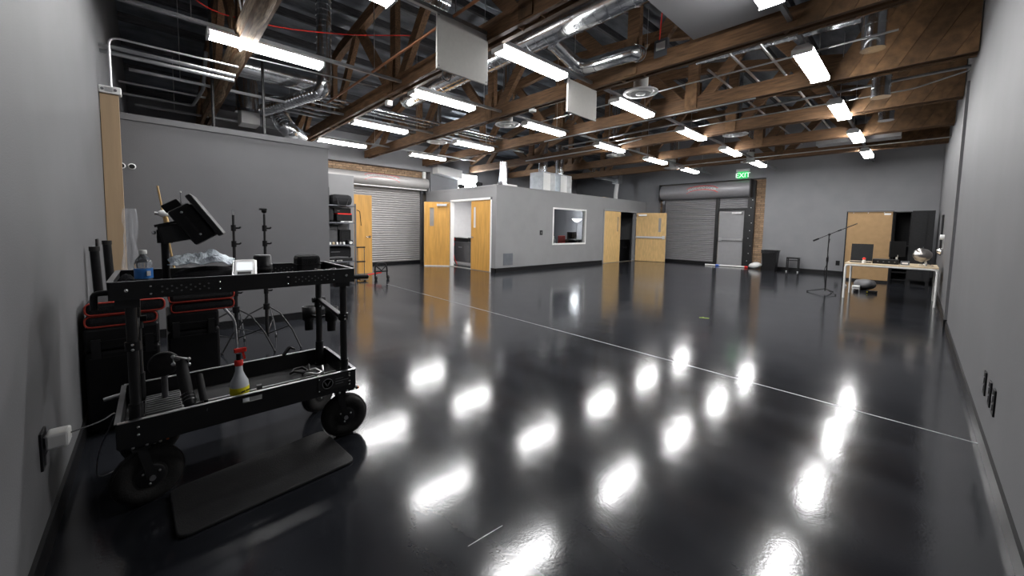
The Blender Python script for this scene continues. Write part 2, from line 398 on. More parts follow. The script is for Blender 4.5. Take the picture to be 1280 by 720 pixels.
# ------------------------------------------------------------------ doors
def leaf_door(name, label, loc, rz, wdt, h, m, glass_m, hinge_left=True, glass=None, closer=None, panic=None, lever=None, kick=False, kindn='door', closer_side=-1):
    """local: hinge at origin, leaf along +x, front face towards -y"""
    r = thing(name, label, 'door', loc, 0, kind='structure')
    def b(mb, n, mm, par=None):
        o = bpy.data.objects.new(n, mb.mesh(n, mm)); COL.objects.link(o); o.parent = par or r; return o
    lf = MB()
    if glass:
        gx0, gx1, gz0, gz1 = glass
        lf.box(.005, gx0, -.022, .022, .012, h); lf.box(gx1, wdt, -.022, .022, .012, h); lf.box(gx0, gx1, -.022, .022, .012, gz0); lf.box(gx0, gx1, -.022, .022, gz1, h)
    else: lf.box(.005, wdt, -.022, .022, .012, h)
    L = b(lf, 'leaf', m)
    b(MB().box(wdt, wdt + .004, -.023, .023, .012, h), 'edge_strip', 'door_edge')
    if glass:
        b(MB().box(gx0, gx1, -.012, .012, gz0, gz1), 'vision_glass', glass_m, L)
        e = .014
        for sgn in (-1, 1):
            y0, y1 = (-.03, -.022) if sgn < 0 else (.022, .03)
            b(MB().box(gx0 - e, gx0, y0, y1, gz0 - e, gz1 + e).box(gx1, gx1 + e, y0, y1, gz0 - e, gz1 + e).box(gx0, gx1, y0, y1, gz0 - e, gz0).box(gx0, gx1, y0, y1, gz1, gz1 + e), 'glazing_bead', m, L)
    for hz in (.2, h / 2, h - .2): b(MB().cyl((0, -.022, hz - .05), (0, -.022, hz + .05), .012), 'hinge', 'steel')
    if closer is not None:
        s = closer
        b(MB().box(.1, .42, s * .022, s * .085, h - .13, h - .06), 'closer', 'steel')
        b(MB().bar((.12, s * .07, h - .055), (.02, s * .16, h - .04), .025, .008), 'closer_arm', 'steel')
    if panic is not None:
        s = panic
        p = b(MB().box(.05, wdt - .05, s * .03, s * .075, .99, 1.06), 'panic_bar', 'steel')
        b(MB().box(wdt - .13, wdt - .03, s * .022, s * .095, .955, 1.095), 'latch_case', 'steel', p); b(MB().box(.03, .1, s * .022, s * .08, .985, 1.065), 'end_cap', 'steel', p)
    if lever is not None:
        for s in (-1, 1):
            k = b(MB().cyl((wdt - .07, s * .022, 1.0), (wdt - .07, s * .035, 1.0), .032), 'rose', 'chrome')
            b(MB().tube(fillet([(wdt - .07, s * .03, 1.0), (wdt - .07, s * .075, 1.0), (wdt - .19, s * .075, 1.0)], .03, 4), .011, 8), 'lever', 'chrome', k)
    if kick: 
        b(MB().box(.04, wdt - .02, -.0245, -.022, .03, .26), 'kick_plate', 'steel')
        b(MB().box(.0, wdt, -.03, .03, .004, .028), 'door_sweep', 'white_metal')
    r.rotation_euler = (0, 0, rz)
    return r
# control room, left face: one leaf swung out, one shut
leaf_door('door_1', 'open honey maple door leaf with narrow glass and steel kick plate', (-10.62, CY - .04, 0), math.atan2(-.61, -.54), .84, 2.12, 'maple', 'door_glass', glass=(.52, .66, 1.33, 1.93), closer=1, kick=True)
leaf_door('door_2', 'shut honey maple door leaf with narrow glass and lever at the control room corner', (-8.57, CY + .03, 0), PI, .95, 2.12, 'maple', 'wall_white', glass=(.72, .84, 1.3, 1.93), lever=1)
# control room, long face: shut leaf and open leaf with panic bar
leaf_door('door_3', 'shut pale plywood door leaf beside the control room window', (CX - .03, dy0 + .02, 0), PI / 2, 1.2, 2.04, 'maple_pale', 'door_glass', glass=(.95, 1.03, 1.25, 1.83), panic=None)
leaf_door('door_4', 'open pale plywood door leaf with a steel panic bar', (CX + .05, dy1 - .02, 0), math.atan2(.40, 1.13), 1.2, 2.04, 'maple_pale', 'door_glass', glass=(.9, 1.0, 1.25, 1.83), closer=-1, panic=-1)
# closet door standing open
leaf_door('door_5', 'open honey maple closet door behind the equipment shelf', (-10.21, 3.58, 0), PI / 2 + .02, .74, 2.12, 'maple', 'wall_white', lever=1)

def overhead_logo(parent, fn, r=.6, size=.14):
    """red arced ribbon with white lettering; fn(u, v, d) maps sideways, up and outward to world"""
    a0 = .85
    rib = MB(); rib.grid(lambda u, v: fn((u - .5) * 1.18, .10 * (1 - (2 * u - 1) ** 2) - .09 + v * .17 + (.0 if .06 < u < .94 else -.02), .004), 22, 1, False)
    lg = rib.build('logo_ribbon', 'red', parent)
    txt = MB(); vs, fs = text_mesh('OVERHEAD DOOR', size, .0)
    xs = [v[0] for v in vs]; k = 1.04 / (max(xs) - min(xs)); mid = (max(xs) + min(xs)) / 2
    txt.add([fn((v[0] - mid) * k, .10 * (1 - (2 * (v[0] - mid) * k / 1.18) ** 2) - .055 + v[1] * .9, .007) for v in vs], fs)
    txt.build('logo_lettering', 'white_paint', lg)

def shutter_curtain(u0, u1, z0, z1, fn, pitch=.075):
    """corrugated slat curtain; fn(u, z, d) to world, d outward"""
    mb = MB(); n = int((z1 - z0) / pitch); prof = []
    for i in range(n):
        zb = z0 + (z1 - z0) * i / n; p = (z1 - z0) / n
        prof += [(zb, 0.), (zb + p * .12, .018), (zb + p * .5, .03), (zb + p * .85, .018)]
    prof.append((z1, 0.))
    vs = []
    for zz, d in prof: vs += [fn(u0, zz, d), fn(u1, zz, d)]
    mb.add(vs, [(2 * i, 2 * i + 1, 2 * i + 3, 2 * i + 2) for i in range(len(prof) - 1)])
    vs = [fn(u0, z0, -.03), fn(u1, z0, -.03), fn(u1, z1, -.03), fn(u0, z1, -.03)]; mb.add(vs, [(0, 1, 2, 3)])
    return mb
# west shutter
d = thing('door_6', 'light gray roll-up shutter with red logo on its hood at the left', 'door', (-12.4, 5.4, 0), kind='structure')
wf = lambda u, z, dd: (-12.42 + dd, u, z)
shutter_curtain(3.7, 7.02, .07, 2.62, wf).build('curtain', 'shutter', d)['kind'] = 'stuff'
B(-12.45, -12.36, 3.7, 7.02, .0, .075).build('bottom_bar', 'black_plastic', d)
for y in (3.66, 7.02): MB().box(-12.46, -12.3, y, y + .05, 0, 2.66).box(-12.46, -12.38, y + .05, y + .13, 0, 2.66).build('guide_rail', 'steel_dark', d)
hood = MB(); prof = [(-12.46, 2.62)] + [(-12.20 + .23 * math.cos(a), 2.81 + .20 * math.sin(a)) for a in [R_(-85 + 14 * k) for k in range(14)]] + [(-12.46, 3.0)]
hood.prism(prof, 'y', 3.6, 7.16)
hd = hood.build('hood', 'white_metal' if False else 'shutter', d)
B(-12.3, -12.14, 3.6, 7.16, 2.585, 2.62).build('hood_lip', 'white_metal', d)
for y in (7.16,): B(-12.46, -12.02, y, y + .03, 2.5, 3.05).build('bracket', 'steel_dark', d)
B(-12.3, -12.22, 7.06, 7.16, 3.0, 3.26).build('hood_post', 'white_metal', d)
def hoodw(u, v, o): 
    a = R_(15) + v / .21
    return (-12.20 + (.23 + o) * math.cos(a), 5.45 + u, 2.81 + (.20 + o) * math.sin(a))
overhead_logo(d, hoodw)
# north shutter with pass door
d = thing('door_7', 'dark gray roll-up shutter with red logo and a pass door', 'door', (-6., 16.05, 0), kind='structure')
nf = lambda u, z, dd: (u, 16.06 - dd, z)
shutter_curtain(-7.5, -5.46, .1, 2.6, nf).build('curtain', 'shutter_dark', d)['kind'] = 'stuff'
shutter_curtain(-5.34, -4.36, 2.2, 2.6, nf).build('upper_curtain', 'shutter_dark', d)['kind'] = 'stuff'
B(-7.5, -5.46, 16.0, 16.08, .0, .1).build('bottom_bar', 'black_plastic', d)
B(-5.46, -5.34, 15.97, 16.1, 0, 2.6).build('mullion', 'black_paint', d)
B(-5.34, -4.36, 15.98, 16.1, 2.12, 2.2).build('head_bar', 'black_paint', d)
B(-4.46, -4.36, 15.97, 16.1, 0, 2.12).build('jamb', 'black_paint', d)
B(-7.6, -7.5, 15.97, 16.1, 0, 2.62).build('guide_rail', 'steel_dark', d)
gr = B(-4.36, -4.14, 15.97, 16.12, 0, 3.2).build('guide_rail', 'black_paint', d)
for k in range(11): MB().cyl((-4.25 + .04 * (k % 3 - 1), 15.955, .25 + .28 * k), (-4.25 + .04 * (k % 3 - 1), 15.972, .25 + .28 * k), .014, n=8).build('bolt', 'steel', gr)
hood = MB(); hood.prism([(16.1, 2.6)] + [(15.93 - .27 * math.cos(a), 2.91 + .30 * math.sin(a)) for a in [R_(-80 + 13.3 * k) for k in range(13)]] + [(16.1, 3.2)], 'x', -7.6, -4.26)
hood.build('hood', 'shutter_dark', d)
for x in (-7.64, -4.26): B(x, x + .04, 15.66, 16.1, 2.58, 3.23).build('bracket', 'black_paint', d)
def hoodn(u, v, o):
    a = R_(2) + v / .28
    return (-5.9 + u, 15.93 - (.27 + o) * math.cos(a), 2.91 + (.30 + o) * math.sin(a))
overhead_logo(d, hoodn)
leaf_door('door_8', 'gray steel exit door with panic bar set in the far shutter', (-4.46, 16.05, 0), PI, .87, 2.12, 'door_gray', 'door_glass', closer=1, panic=1)

# ------------------------------------------------------------------ roof trusses
TY = [.88 + 2.07 * k for k in range(8)]
def make_truss():
    r = thing('roof_truss', '', 'truss', (0, 0, 0), group='timber roof trusses')
    def b(mb, n, m): 
        o = bpy.data.objects.new(n, mb.mesh(n, m)); COL.objects.link(o); o.parent = r; return o
    for s in (-1, 1): b(MB().box(WX + .01, EX - .01, s * .06 - .028, s * .06 + .028, 3.45, 3.67), 'bottom_chord', 'truss')
    for (a, za), (c_, zc) in zip(roof_prof, roof_prof[1:]):
        a2, c2 = max(a, WX + .01), min(c_, EX - .01)
        b(MB().bar((a2, 0, roof_z(a2) - .36), (c2, 0, roof_z(c2) - .36), .12, .2), 'top_chord', 'truss')
    bots = [-11.4, -8.9, -6.0, -2.9, -.95]; tops = [-10.3, -7.5, -4.5, -1.9]
    for i, t_ in enumerate(tops):
        for bx_ in (bots[i], bots[i + 1]):
            b(MB().bar((bx_ + (.1 if bx_ < t_ else -.1), 0, 3.5), (t_, 0, roof_z(t_) - .36), .09, .17, (0, 1, 0) if False else (1, 0, 0)), 'web', 'truss')
    for bx_ in (-8.9, -6.0, -2.9): b(MB().box(bx_ - .09, bx_ + .09, -.045, .045, 3.47, roof_z(bx_) - .36), 'post', 'truss')
    # diagonal sheathing boards at the east end, clipped to the chord and roof line
    for s in (-1, 1):
        for k in range(6):
            x0 = -1.02 + k * .235
            pts = [(x0, 3.44), (min(x0 + .23, EX - .012), 3.44)]
            zt = 4.42; sl = .55
            xa, xb = min(x0 + .23 + sl, EX - .012), min(x0 + sl, EX - .012)
            if x0 + .23 + sl > EX - .012:
                zc = 3.44 + (EX - .012 - (x0 + .23)) / sl * (zt - 3.44); zc = min(max(zc, 3.44), zt)
                pts.append((EX - .012, zc))
                if x0 + sl > EX - .012:
                    zd = 3.44 + (EX - .012 - x0) / sl * (zt - 3.44); pts.append((EX - .0125, min(zd, zt)))
                else: pts += [(EX - .012, zt), (xb, zt)] if zc < zt else [(xb, zt)]
            else: pts += [(xa, zt), (xb, zt)]
            q = []
            for p in pts:
                if not q or (abs(p[0] - q[-1][0]) + abs(p[1] - q[-1][1])) > 1e-3: q.append(p)
            if len(q) >= 3: b(MB().prism(q, 'y', s * .1 - .012, s * .1 + .012), 'sheathing_board', 'gusset')
        for gx in (-6.0, -2.9):
            b(MB().prism([(gx - .28, 3.47), (gx + .28, 3.47), (gx + .2, 3.9), (gx - .2, 3.9)], 'y', s * .1 - .006, s * .1 + .006) if False else MB().box(gx - .1, gx + .1, s * .1 - .008, s * .1 + .008, 3.47, 3.95), 'splice_plate', 'gusset')
    return r
tr = make_truss()
ordn = ['nearest', 'second', 'third', 'fourth', 'fifth', 'sixth', 'seventh', 'last']
for k, y in enumerate(TY[:7]):
    o = tr if k == 0 else copy_tree(tr)
    o.location = (0, y, 0)
    o['label'] = ('brown timber roof truss, first from the left wall' if k == 0 else 'brown timber roof truss closest to the far wall' if k == 6 else 'brown timber roof truss, %s from the left wall' % ordn[k])
# weathered timber under the first truss (upper left)
o = MB()
P0, P1 = Vector((-9.9, .88, 3.565)), Vector((-3.2, .88, 3.565))
o.grid(lambda u, v: tuple(P0 + (P1 - P0) * u + Vector((0, .12 * math.cos(2 * PI * v) * (1 + .08 * math.sin(9 * u + 4 * v)),  .125 * math.sin(2 * PI * v) * (1 + .1 * math.sin(23 * u + 3 * v))))), 30, 12)
o = o.build('weathered_beam', 'truss_weathered', origin=(-7.2, .88, 3.35)); tag(o, 'split weathered timber beam under the truss at upper left', 'beam')

# ------------------------------------------------------------------ fluorescent lights on their channels
def make_light():
    r = thing('ceiling_light', '', 'ceiling light', (0, 0, 0), group='fluorescent ceiling lights')
    def b(mb, n, m):
        o = bpy.data.objects.new(n, mb.mesh(n, m)); COL.objects.link(o); o.parent = r; return o
    b(MB().prism([(-.10, .055), (.10, .055), (.06, .10), (-.06, .10)], 'y', -.61, .61), 'housing', 'white_metal')
    b(MB().prism([(-.07, 0), (.07, 0), (.092, .012), (.10, .054), (-.10, .054), (-.092, .012)], 'y', -.59, .59), 'diffuser', 'lens')
    for s in (-1, 1): b(MB().box(-.102, .102, s * .60 - .012, s * .60 + .012, -.002, .06), 'end_cap', 'white_metal')
    for s in (-.4, .4): b(MB().box(-.02, .02, s - .015, s + .015, .10, .118), 'clip', 'steel')
    return r
rows = [(-1.06, range(1, 6), 'row beside the right wall'), (-3.55, range(0, 6), 'row with the white hanging panels'), (-5.63, range(0, 6), 'row left of the hanging panels'),
        (-8.1, range(1, 6), 'row above the control room corner'), (-10.42, range(1, 3), 'row beside the left shutter')]
lt = make_light(); first = True
nth = ['nearest', 'second', 'third', 'fourth', 'fifth', 'farthest']
for x, ks, desc in rows:
    for k in ks:
        if x == -8.1 and k > 2: continue
        o = lt if first else copy_tree(lt); first = False
        o.location = (x, .5 + .61 + 2.53 * k, 3.40)
        q = k if len(ks) == 6 else k - 1
        o['label'] = ('lit fluorescent ceiling light, %s of the %s' % (nth[q], desc)) if len(ks) == 6 else 'lit fluorescent ceiling light, %s of the %s' % ((['nearer', 'farther'] if x < -6 else ['nearest', 'second', 'third', 'fourth', 'farthest'])[q], desc)
    y1 = 15.9 if x > -6 else (8.0 if x > -9 else 7.6)
    ch = thing('strut_channel', 'thin steel channel carrying the light ' + desc, 'channel', (x, .2, 3.52))
    B(x - .02, x + .02, -.2, y1, 3.519, 3.56).build('channel', 'galvanised_dull', ch)
    y = .97
    while y < y1:
        MB().cyl((x, y - .6, 3.56), (x, y - .6, roof_z(x) - .05), .005, n=6).build('hanger_rod', 'steel', ch); y += 2.07
# ------------------------------------------------------------------ hanging white panels
for lab, y0, y1, z0, z1 in (('larger white square panel hanging from the light channel nearest the camera', 2.2, 2.88, 2.96, 3.53), ('smaller white square panel hanging between two ceiling lights', 4.355, 5.06, 2.985, 3.445)):
    p = thing('acoustic_baffle', lab, 'panel', (-3.55, (y0 + y1) / 2, z0), group='white hanging panels')
    B(-3.56, -3.535, y0, y1, z0, z1).build('board', 'white_panel', p, bevel=.004)
    for y in (y0 + .06, y1 - .06): MB().bar((-3.565, y, z1 - .12), (-3.565, y, 3.53), .02, .008, (1, 0, 0)).build('hanger_strap', 'steel', p)
    for y in (y0 + .02, y1 - .02):
        for zz in (z0 + .03, z1 - .03): MB().cyl((-3.536, y, zz), (-3.531, y, zz), .008, n=8).build('screw', 'steel_dark', p)
    MB().tube(fillet([(-3.57, y0 + .1, z0 + .05), (-3.6, y0 + .1, z0 - .06), (-3.6, y0 + .2, z0 - .08), (-3.6, y0 + .25, z0 + .1), (-3.6, y0 + .25, 3.5)], .05, 4), .006, 6).build('cable', 'black_plastic', p)

# ------------------------------------------------------------------ ducts and pipes
def duct(label, pts, r, rad=.25, name='spiral_duct', m='galvanised', cat='duct', group=None, **k):
    zmin = min(p[2] for p in pts)
    o = duct_mesh(pts, r, rad, **k).build(name, m, origin=(pts[0][0], pts[0][1], zmin)); return tag(o, label, cat, group)
duct('wide shiny spiral duct running across the upper middle of the ceiling', [(-7.6, 4.0, 3.98), (-2.02, 4.0, 3.98)], .17, step=.16)
o = MB().prism([(-3.55, 3.9), (-3.3, 3.9), (-3.3, 4.24), (-3.55, 4.24)], 'y', 3.8, 4.2).build('duct_collar', 'galvanised', origin=(-3.4, 4, 3.9)) if False else None
duct('bent branch duct leading from the wide duct to a round vent', [(-3.6, 4.1, 3.86), (-3.55, 4.62, 3.66), (-2.62, 4.62, 3.60), (-3.1, 5.5, 3.95), (-3.1, 5.6, 3.72)], .10, .18, step=.2)
duct('thin spiral duct beside the light row at the upper right', [(-2.5, 6.2, 3.93), (-.62, 6.2, 3.87)], .055, step=.13)
duct('shiny duct crossing the top edge beside the larger white panel', [(-4.35, 1.25, 4.2), (-4.35, 2.85, 4.2)], .12, step=.15)
ah = thing('air_handler', 'gray box-shaped air handler hanging at the top edge', 'air handler', (-1.5, 4.2, 3.62))
B(-1.95, -1.15, 3.35, 4.75, 3.62, 4.2).build('cabinet', 'white_panel', ah)
MB().box(-1.99, -1.11, 3.31, 4.79, 3.6, 3.63).build('drip_pan', 'ahu_gray', ah)
for x in (-1.9, -1.2):
    for y in (3.45, 4.65): MB().cyl((x, y, 4.2), (x, y, roof_z(x) - .05), .006, n=6).build('hanger_rod', 'steel', ah)
MB().tube(fillet([(-1.8, 4.79, 3.75), (-1.8, 4.95, 3.7), (-2.1, 5.0, 3.66), (-2.3, 5.0, 3.7)], .08, 4), .012, 6).build('conduit', 'steel', ah)
db = thing('switch_box', 'gray electrical switch box on a truss near the round vent', 'switch box', (-2.46, 5.0, 3.59))
B(-2.56, -2.38, 4.93, 4.995, 3.59, 3.82).build('case', 'gray_metal', db, bevel=.005); B(-2.53, -2.41, 4.925, 4.93, 3.68, 3.78).build('label_plate', 'white_metal', db)
for lab, x, y, z0, z1 in (('upright silver duct at the upper right, nearest the camera', -.52, 6.45, 3.56, 4.6), ('upright silver duct at the right between middle trusses', -.53, 8.2, 3.42, 4.6), ('upright silver duct at the right, farthest back', -.56, 10.3, 3.5, 4.6)):
    duct(lab, [(x, y, z0), (x, y, z1)], .115, step=.14, group='upright ducts by the right wall')
# round ceiling vents
def vent(label, x, y, z, r=.26):
    v = thing('round_vent', label, 'vent', (x, y, z), group='round ceiling vents')
    MB().lathe((x, y, z), [(.11, .30), (.11, .06), (r, .04), (r, .025), (.2, .03), (.19, .05)], 24).build('outer_cone', 'white_metal', v)
    MB().lathe((x, y, z), [(.06, .045), (.15, .02), (.155, .01), (.145, .015)], 24).build('middle_cone', 'white_metal', v)
    MB().lathe((x, y, z), [(.02, .03), (.07, .01), (.072, .0), (.01, .0)], 20).build('inner_cone', 'white_metal', v)
    if y != 5.6: MB().cyl((x, y, z + .3), (x, y, roof_z(x) - .04), .105, n=18).build('neck', 'galvanised', v)
for lab, x, y, z in (('white round vent below the bent branch duct', -3.1, 5.6, 3.42), ('white round vent left of the third light in the middle row', -5.98, 5.42, 3.42), ('white round vent above the left double doors', -8.5, 5.3, 3.42),
                     ('white round vent above the middle of the control room edge', -6.1, 9.75, 3.42), ('white round vent close to the exit sign', -3.62, 13.25, 3.42), ('white round vent under the far silver duct', -3.0, 9.75, 3.5), ('white round vent left of the far shutter hood', -5.9, 13.0, 3.42)):
    vent(lab, x, y, z)
duct('short silver duct beside the far round vent', [(-2.89, 9.77, 3.82), (-2.2, 9.9, 3.8)], .1, step=.15)
duct('slim silver duct left of the far round vent', [(-4.6, 10.2, 3.85), (-3.2, 10.2, 3.85)], .07, step=.15)
# left side ducts
duct('narrow spiral duct dropping from the roof and bending left', [(-7.1, 2.2, 5.35), (-7.1, 2.2, 3.60), (-9.1, 1.66, 3.57)], .115, .18, step=.09)
duct('fat silver duct dropping into the white vent box', [(-9.75, 1.5, 4.80), (-9.75, 1.5, 3.66)], .2, step=.17)
duct('wide silver duct above the storage room behind the near light', [(-8.15, 1.1, 4.02), (-8.15, 2.35, 4.02)], .19, step=.3)
vb = thing('vent_box', 'bright white square vent box above the storage room', 'vent', (-9.75, 1.5, 3.36))
B(-10.0, -9.55, 1.36, 1.68, 3.36, 3.60).build('box', 'white_metal', vb, bevel=.004)
MB().lathe((-9.75, 1.5, 3.6), [(.22, 0), (.22, .05), (.205, .055)], 20).build('collar', 'galvanised', vb)
duct('crumpled silver elbow duct behind the white vent box', [(-9.6, 1.95, 3.95), (-9.5, 2.05, 3.55), (-9.3, 2.15, 3.3), (-9.9, 2.5, 3.3)], .17, .2, step=.06, rib=.008)
# ducts on the control room roof
for lab, x, y in (('left of two silver plenum boxes on the control room roof', -9.0, 9.85), ('right of two silver plenum boxes on the control room roof', -9.0, 10.75)):
    pl = thing('plenum_box', lab, 'plenum', (x, y, CH + .05), group='plenum boxes on the control room')
    B(x - .3, x + .3, y - .32, y + .32, CH + .05, 3.22).build('box', 'galvanised_dull', pl); B(x + .3, x + .305, y - .3, y + .05, CH + .1, 3.18).build('side_panel', 'white_metal', pl)
    duct_mesh([(x, y, 3.22), (x, y, 4.3)], .16, step=.16).build('riser', 'galvanised', pl)
pl = thing('roof_fan', 'small silver fan unit at the control room corner roof', 'fan', (-8.75, 7.75, CH + .05))
B(-8.95, -8.5, 7.55, 8.15, CH + .05, CH + .12).build('base', 'white_metal', pl); duct_mesh([(-8.75, 7.8, CH + .12), (-8.75, 7.8, 3.3)], .12, step=.12).build('riser', 'galvanised', pl); MB().ball((-8.55, 7.5, CH + .12), .07).build('motor', 'steel_dark', pl)
pl = thing('bent_pipe', 'bent silver pipe with a drop box on the far control room roof', 'pipe', (-9.3, 14.6, CH + .05))
MB().tube(fillet([(-9.3, 13.3, 3.9), (-9.3, 13.3, 3.5), (-9.3, 15.0, 3.5)], .2), .09, 14).build('pipe', 'galvanised', pl); B(-9.45, -9.15, 14.9, 15.25, 3.35, 3.72).build('junction', 'galvanised_dull', pl)
MB().tube([(-9.3, 15.08, 3.35), (-9.3, 15.0, 2.95), (-9.28, 14.95, CH + .07)], .09, 12).build('drop', 'white_metal', pl)
o = MB().cbox((-8.7, 13.3, CH + .07), (.3, 1.1, .03), RZ(8)).build('plank', 'maple_pale', origin=(-8.7, 13.3, CH + .05)); tag(o, 'loose plank lying on the control room roof', 'plank')
for lab, y, hh in (('black video light tipped on the control room roof edge', -10.2, .1), ('small round spotlight on the control room roof edge', -9.3, .08)):
    o = thing('spotlight', lab, 'spotlight', (y, CY + .1, CH + .05)); MB().cyl((y, CY + .02, CH + .12), (y + .05, CY + .2, CH + .13), .07, .05).build('head', 'black_plastic', o); MB().cyl((y, CY + .1, CH + .05), (y, CY + .1, CH + .1), .02).build('foot', 'steel', o)
o = MB().prism([(7.42, 3.22), (8.5, 3.10), (8.5, 3.42), (7.42, 3.52)], 'x', WX, WX + .35).build('wall_duct', 'white_metal', origin=(WX, 7.9, 3.1)); tag(o, 'pale rectangular duct on the far left wall beside the shutter header', 'duct')
o = MB().prism([(-1.9, 3.52), (-.4, 3.52), (-.4, 3.66), (-1.9, 3.66)], 'y', 12.2, 12.6).build('tray_duct', 'galvanised_dull', origin=(-1.1, 12.4, 3.52)); tag(o, 'flat gray duct behind the last lights by the right wall', 'duct')
# pipes
def pipe(label, pts, r, m='steel', rad=.1, name='conduit_pipe', cat='pipe', group=None):
    o = MB().tube(fillet(pts, rad, 5), r, 8).build(name, m, origin=(pts[0][0], pts[0][1], min(p[2] for p in pts))); return tag(o, label, cat, group)
pipe('copper coloured pipe crossing the upper left ceiling', [(-7.6, 2.4, 3.55), (-1.2, 2.4, 3.55)], .017, 'copper')
pipe('thin conduit bending down the left wall to a junction box', [(-5.57, -.27, 2.63), (-5.57, -.27, 3.12), (-5.6, .78, 3.14)], .011, rad=.08)
pipe('upper of two thick pipes from the left wall', [(-5.82, SY, 3.10), (-5.82, .78, 3.10)], .022, 'galvanised_dull'); pipe('lower of two thick pipes from the left wall', [(-5.92, SY, 3.07), (-5.92, .78, 3.07)], .022, 'galvanised_dull')
pipe('upper far pipe above the storage room', [(-9.2, SY, 3.62), (-9.2, .84, 3.62)], .02); pipe('lower bent pipe above the storage room', [(-9.5, SY + .002, 3.5), (-9.5, .60, 3.5), (-8.2, .66, 3.5), (-7.6, .66, 3.9)], .025, 'galvanised_dull')
for i, (x, y, z) in enumerate(((-7.7, 5.9, 3.62), (-7.95, 5.9, 3.62), (-8.2, 5.9, 3.62))):
    pipe(['first', 'second', 'third'][i] + ' of three parallel pipes left of the middle row', [(x, 2.2, z + .06), (x, 7.0, z + .06)], .025, 'galvanised', group='parallel pipes')
for i, (x, z) in enumerate(((-9.0, 3.55), (-9.3, 3.55))):
    pipe(['nearer', 'farther'][i] + ' of two pipes above the left doors', [(x, 1.9, z + .15), (x, 7.0, z + .15)], .03, 'galvanised_dull')
pipe('long sprinkler pipe crossing to the right wall', [(-7.0, 8.45, 3.62), (EX, 8.30, 3.66)], .022, 'galvanised_dull'); pipe('thin conduit below the long sprinkler pipe', [(-7.0, 8.75, 3.6), (-.2, 8.6, 3.56), (EX, 8.5, 3.66)], .011)
pipe('sprinkler branch along the right truss bays', [(-1.9, 5.2, 3.72), (-1.9, 12.9, 3.72)], .018); pipe('second sprinkler branch along the right truss bays', [(-1.55, 5.2, 3.74), (-1.55, 12.9, 3.74)], .018)
pipe('sprinkler branch left of the round vent', [(-2.3, 6.1, 3.72), (-2.3, 12.9, 3.72)], .016)
pipe('conduit run crossing the middle trusses', [(-6.4, 7.03, 3.437), (-1.9, 7.03, 3.437)], .014, 'galvanised_dull'); pipe('conduit run along the third truss', [(-6.0, 6.3, 3.66), (-.3, 6.3, 3.66)], .012)
pipe('dark electrical conduit along the second truss', [(-4.4, 3.18, 3.72), (-1.0, 3.18, 3.72)], .03, 'steel_dark')
pipe('far thin conduit above the exit sign', [(-5.6, 12.6, 3.44), (EX, 12.6, 3.44)], .013)
pipe('pipe above the control room edge', [(-8.9, 8.9, 3.5), (-5.9, 8.9, 3.5), (-4.9, 9.0, 3.6)], .018); pipe('thin white rod above the left doors', [(-9.9, 6.2, 3.435), (-9.9, 7.6, 3.435)], .02, 'white_metal')
pipe('diagonal pale conduit at the upper left', [(-6.9, 1.1, 3.75), (-6.7, 3.0, 3.75)], .012)
pipe('curved conduit at the top of the right wall', [(-.6, 7.02, 3.95), (-.1, 7.02, 3.92), (EX, 7.02, 4.02)], .012, rad=.2)
pipe('pink cable looping across the upper left ceiling', [(-6.4, .2, 4.3), (-6.6, .6, 4.1), (-6.3, 1.4, 4.05), (-5.9, 2.2, 4.1), (-5.4, 3.0, 4.2)], .008, 'red', rad=.3, name='cable', cat='cable')
pipe('red cable hanging beside the air handler', [(-2.2, 4.4, 4.3), (-2.35, 4.7, 4.05), (-2.5, 4.95, 3.8)], .008, 'red', rad=.2, name='cable', cat='cable')
for i, (pts) in enumerate(([(-5.3, .75, 3.9), (-5.6, .86, 3.6), (-5.75, .84, 3.35), (-5.95, .82, 3.55)], [(-5.1, .80, 3.9), (-5.5, .82, 3.55), (-5.85, .84, 3.42)])):
    pipe(['white cable hanging on the weathered beam', 'second white cable hanging on the weathered beam'][i], pts, .01, 'white_metal', rad=.15, name='cable', cat='cable')
for i, (x, y) in enumerate(((-7.6, .72), (-7.0, 1.28))):
    pipe(['left', 'right'][i] + ' black rod hanging behind the storage wall top', [(x, y, 2.445), (x, y, roof_z(x) - .1)], .02, 'black_paint', name='hanger_rod', cat='rod')
for x, y, z, lab in ((-6.35, 3.0, 3.36, 'white smoke detector on the second truss'), (-4.9, 5.05, 3.4, 'white junction box on the third truss')):
    o = B(x - .05, x + .05, y - .05, y + .05, z, z + .09).build('junction_box', 'white_metal', origin=(x, y, z), bevel=.01); tag(o, lab, 'junction box')

# exit sign
e = thing('exit_sign', 'green lit exit sign on the far wall above the shutter', 'exit sign', (-4.55, NY, 3.32))
B(-4.78, -4.34, NY - .09, NY, 3.54, 3.63).build('housing', 'white_metal', e, bevel=.01)
B(-4.73, -4.39, NY - .06, NY - .045, 3.29, 3.54).build('panel', 'exit_green', e)
tm = Matrix(((1, 0, 0, -4.56), (0, 0, -1, NY - .062), (0, 1, 0, 3.325), (0, 0, 0, 1)))
add_text(MB(), 'EXIT', .24, tm, .001).build('lettering', 'exit_white', e)

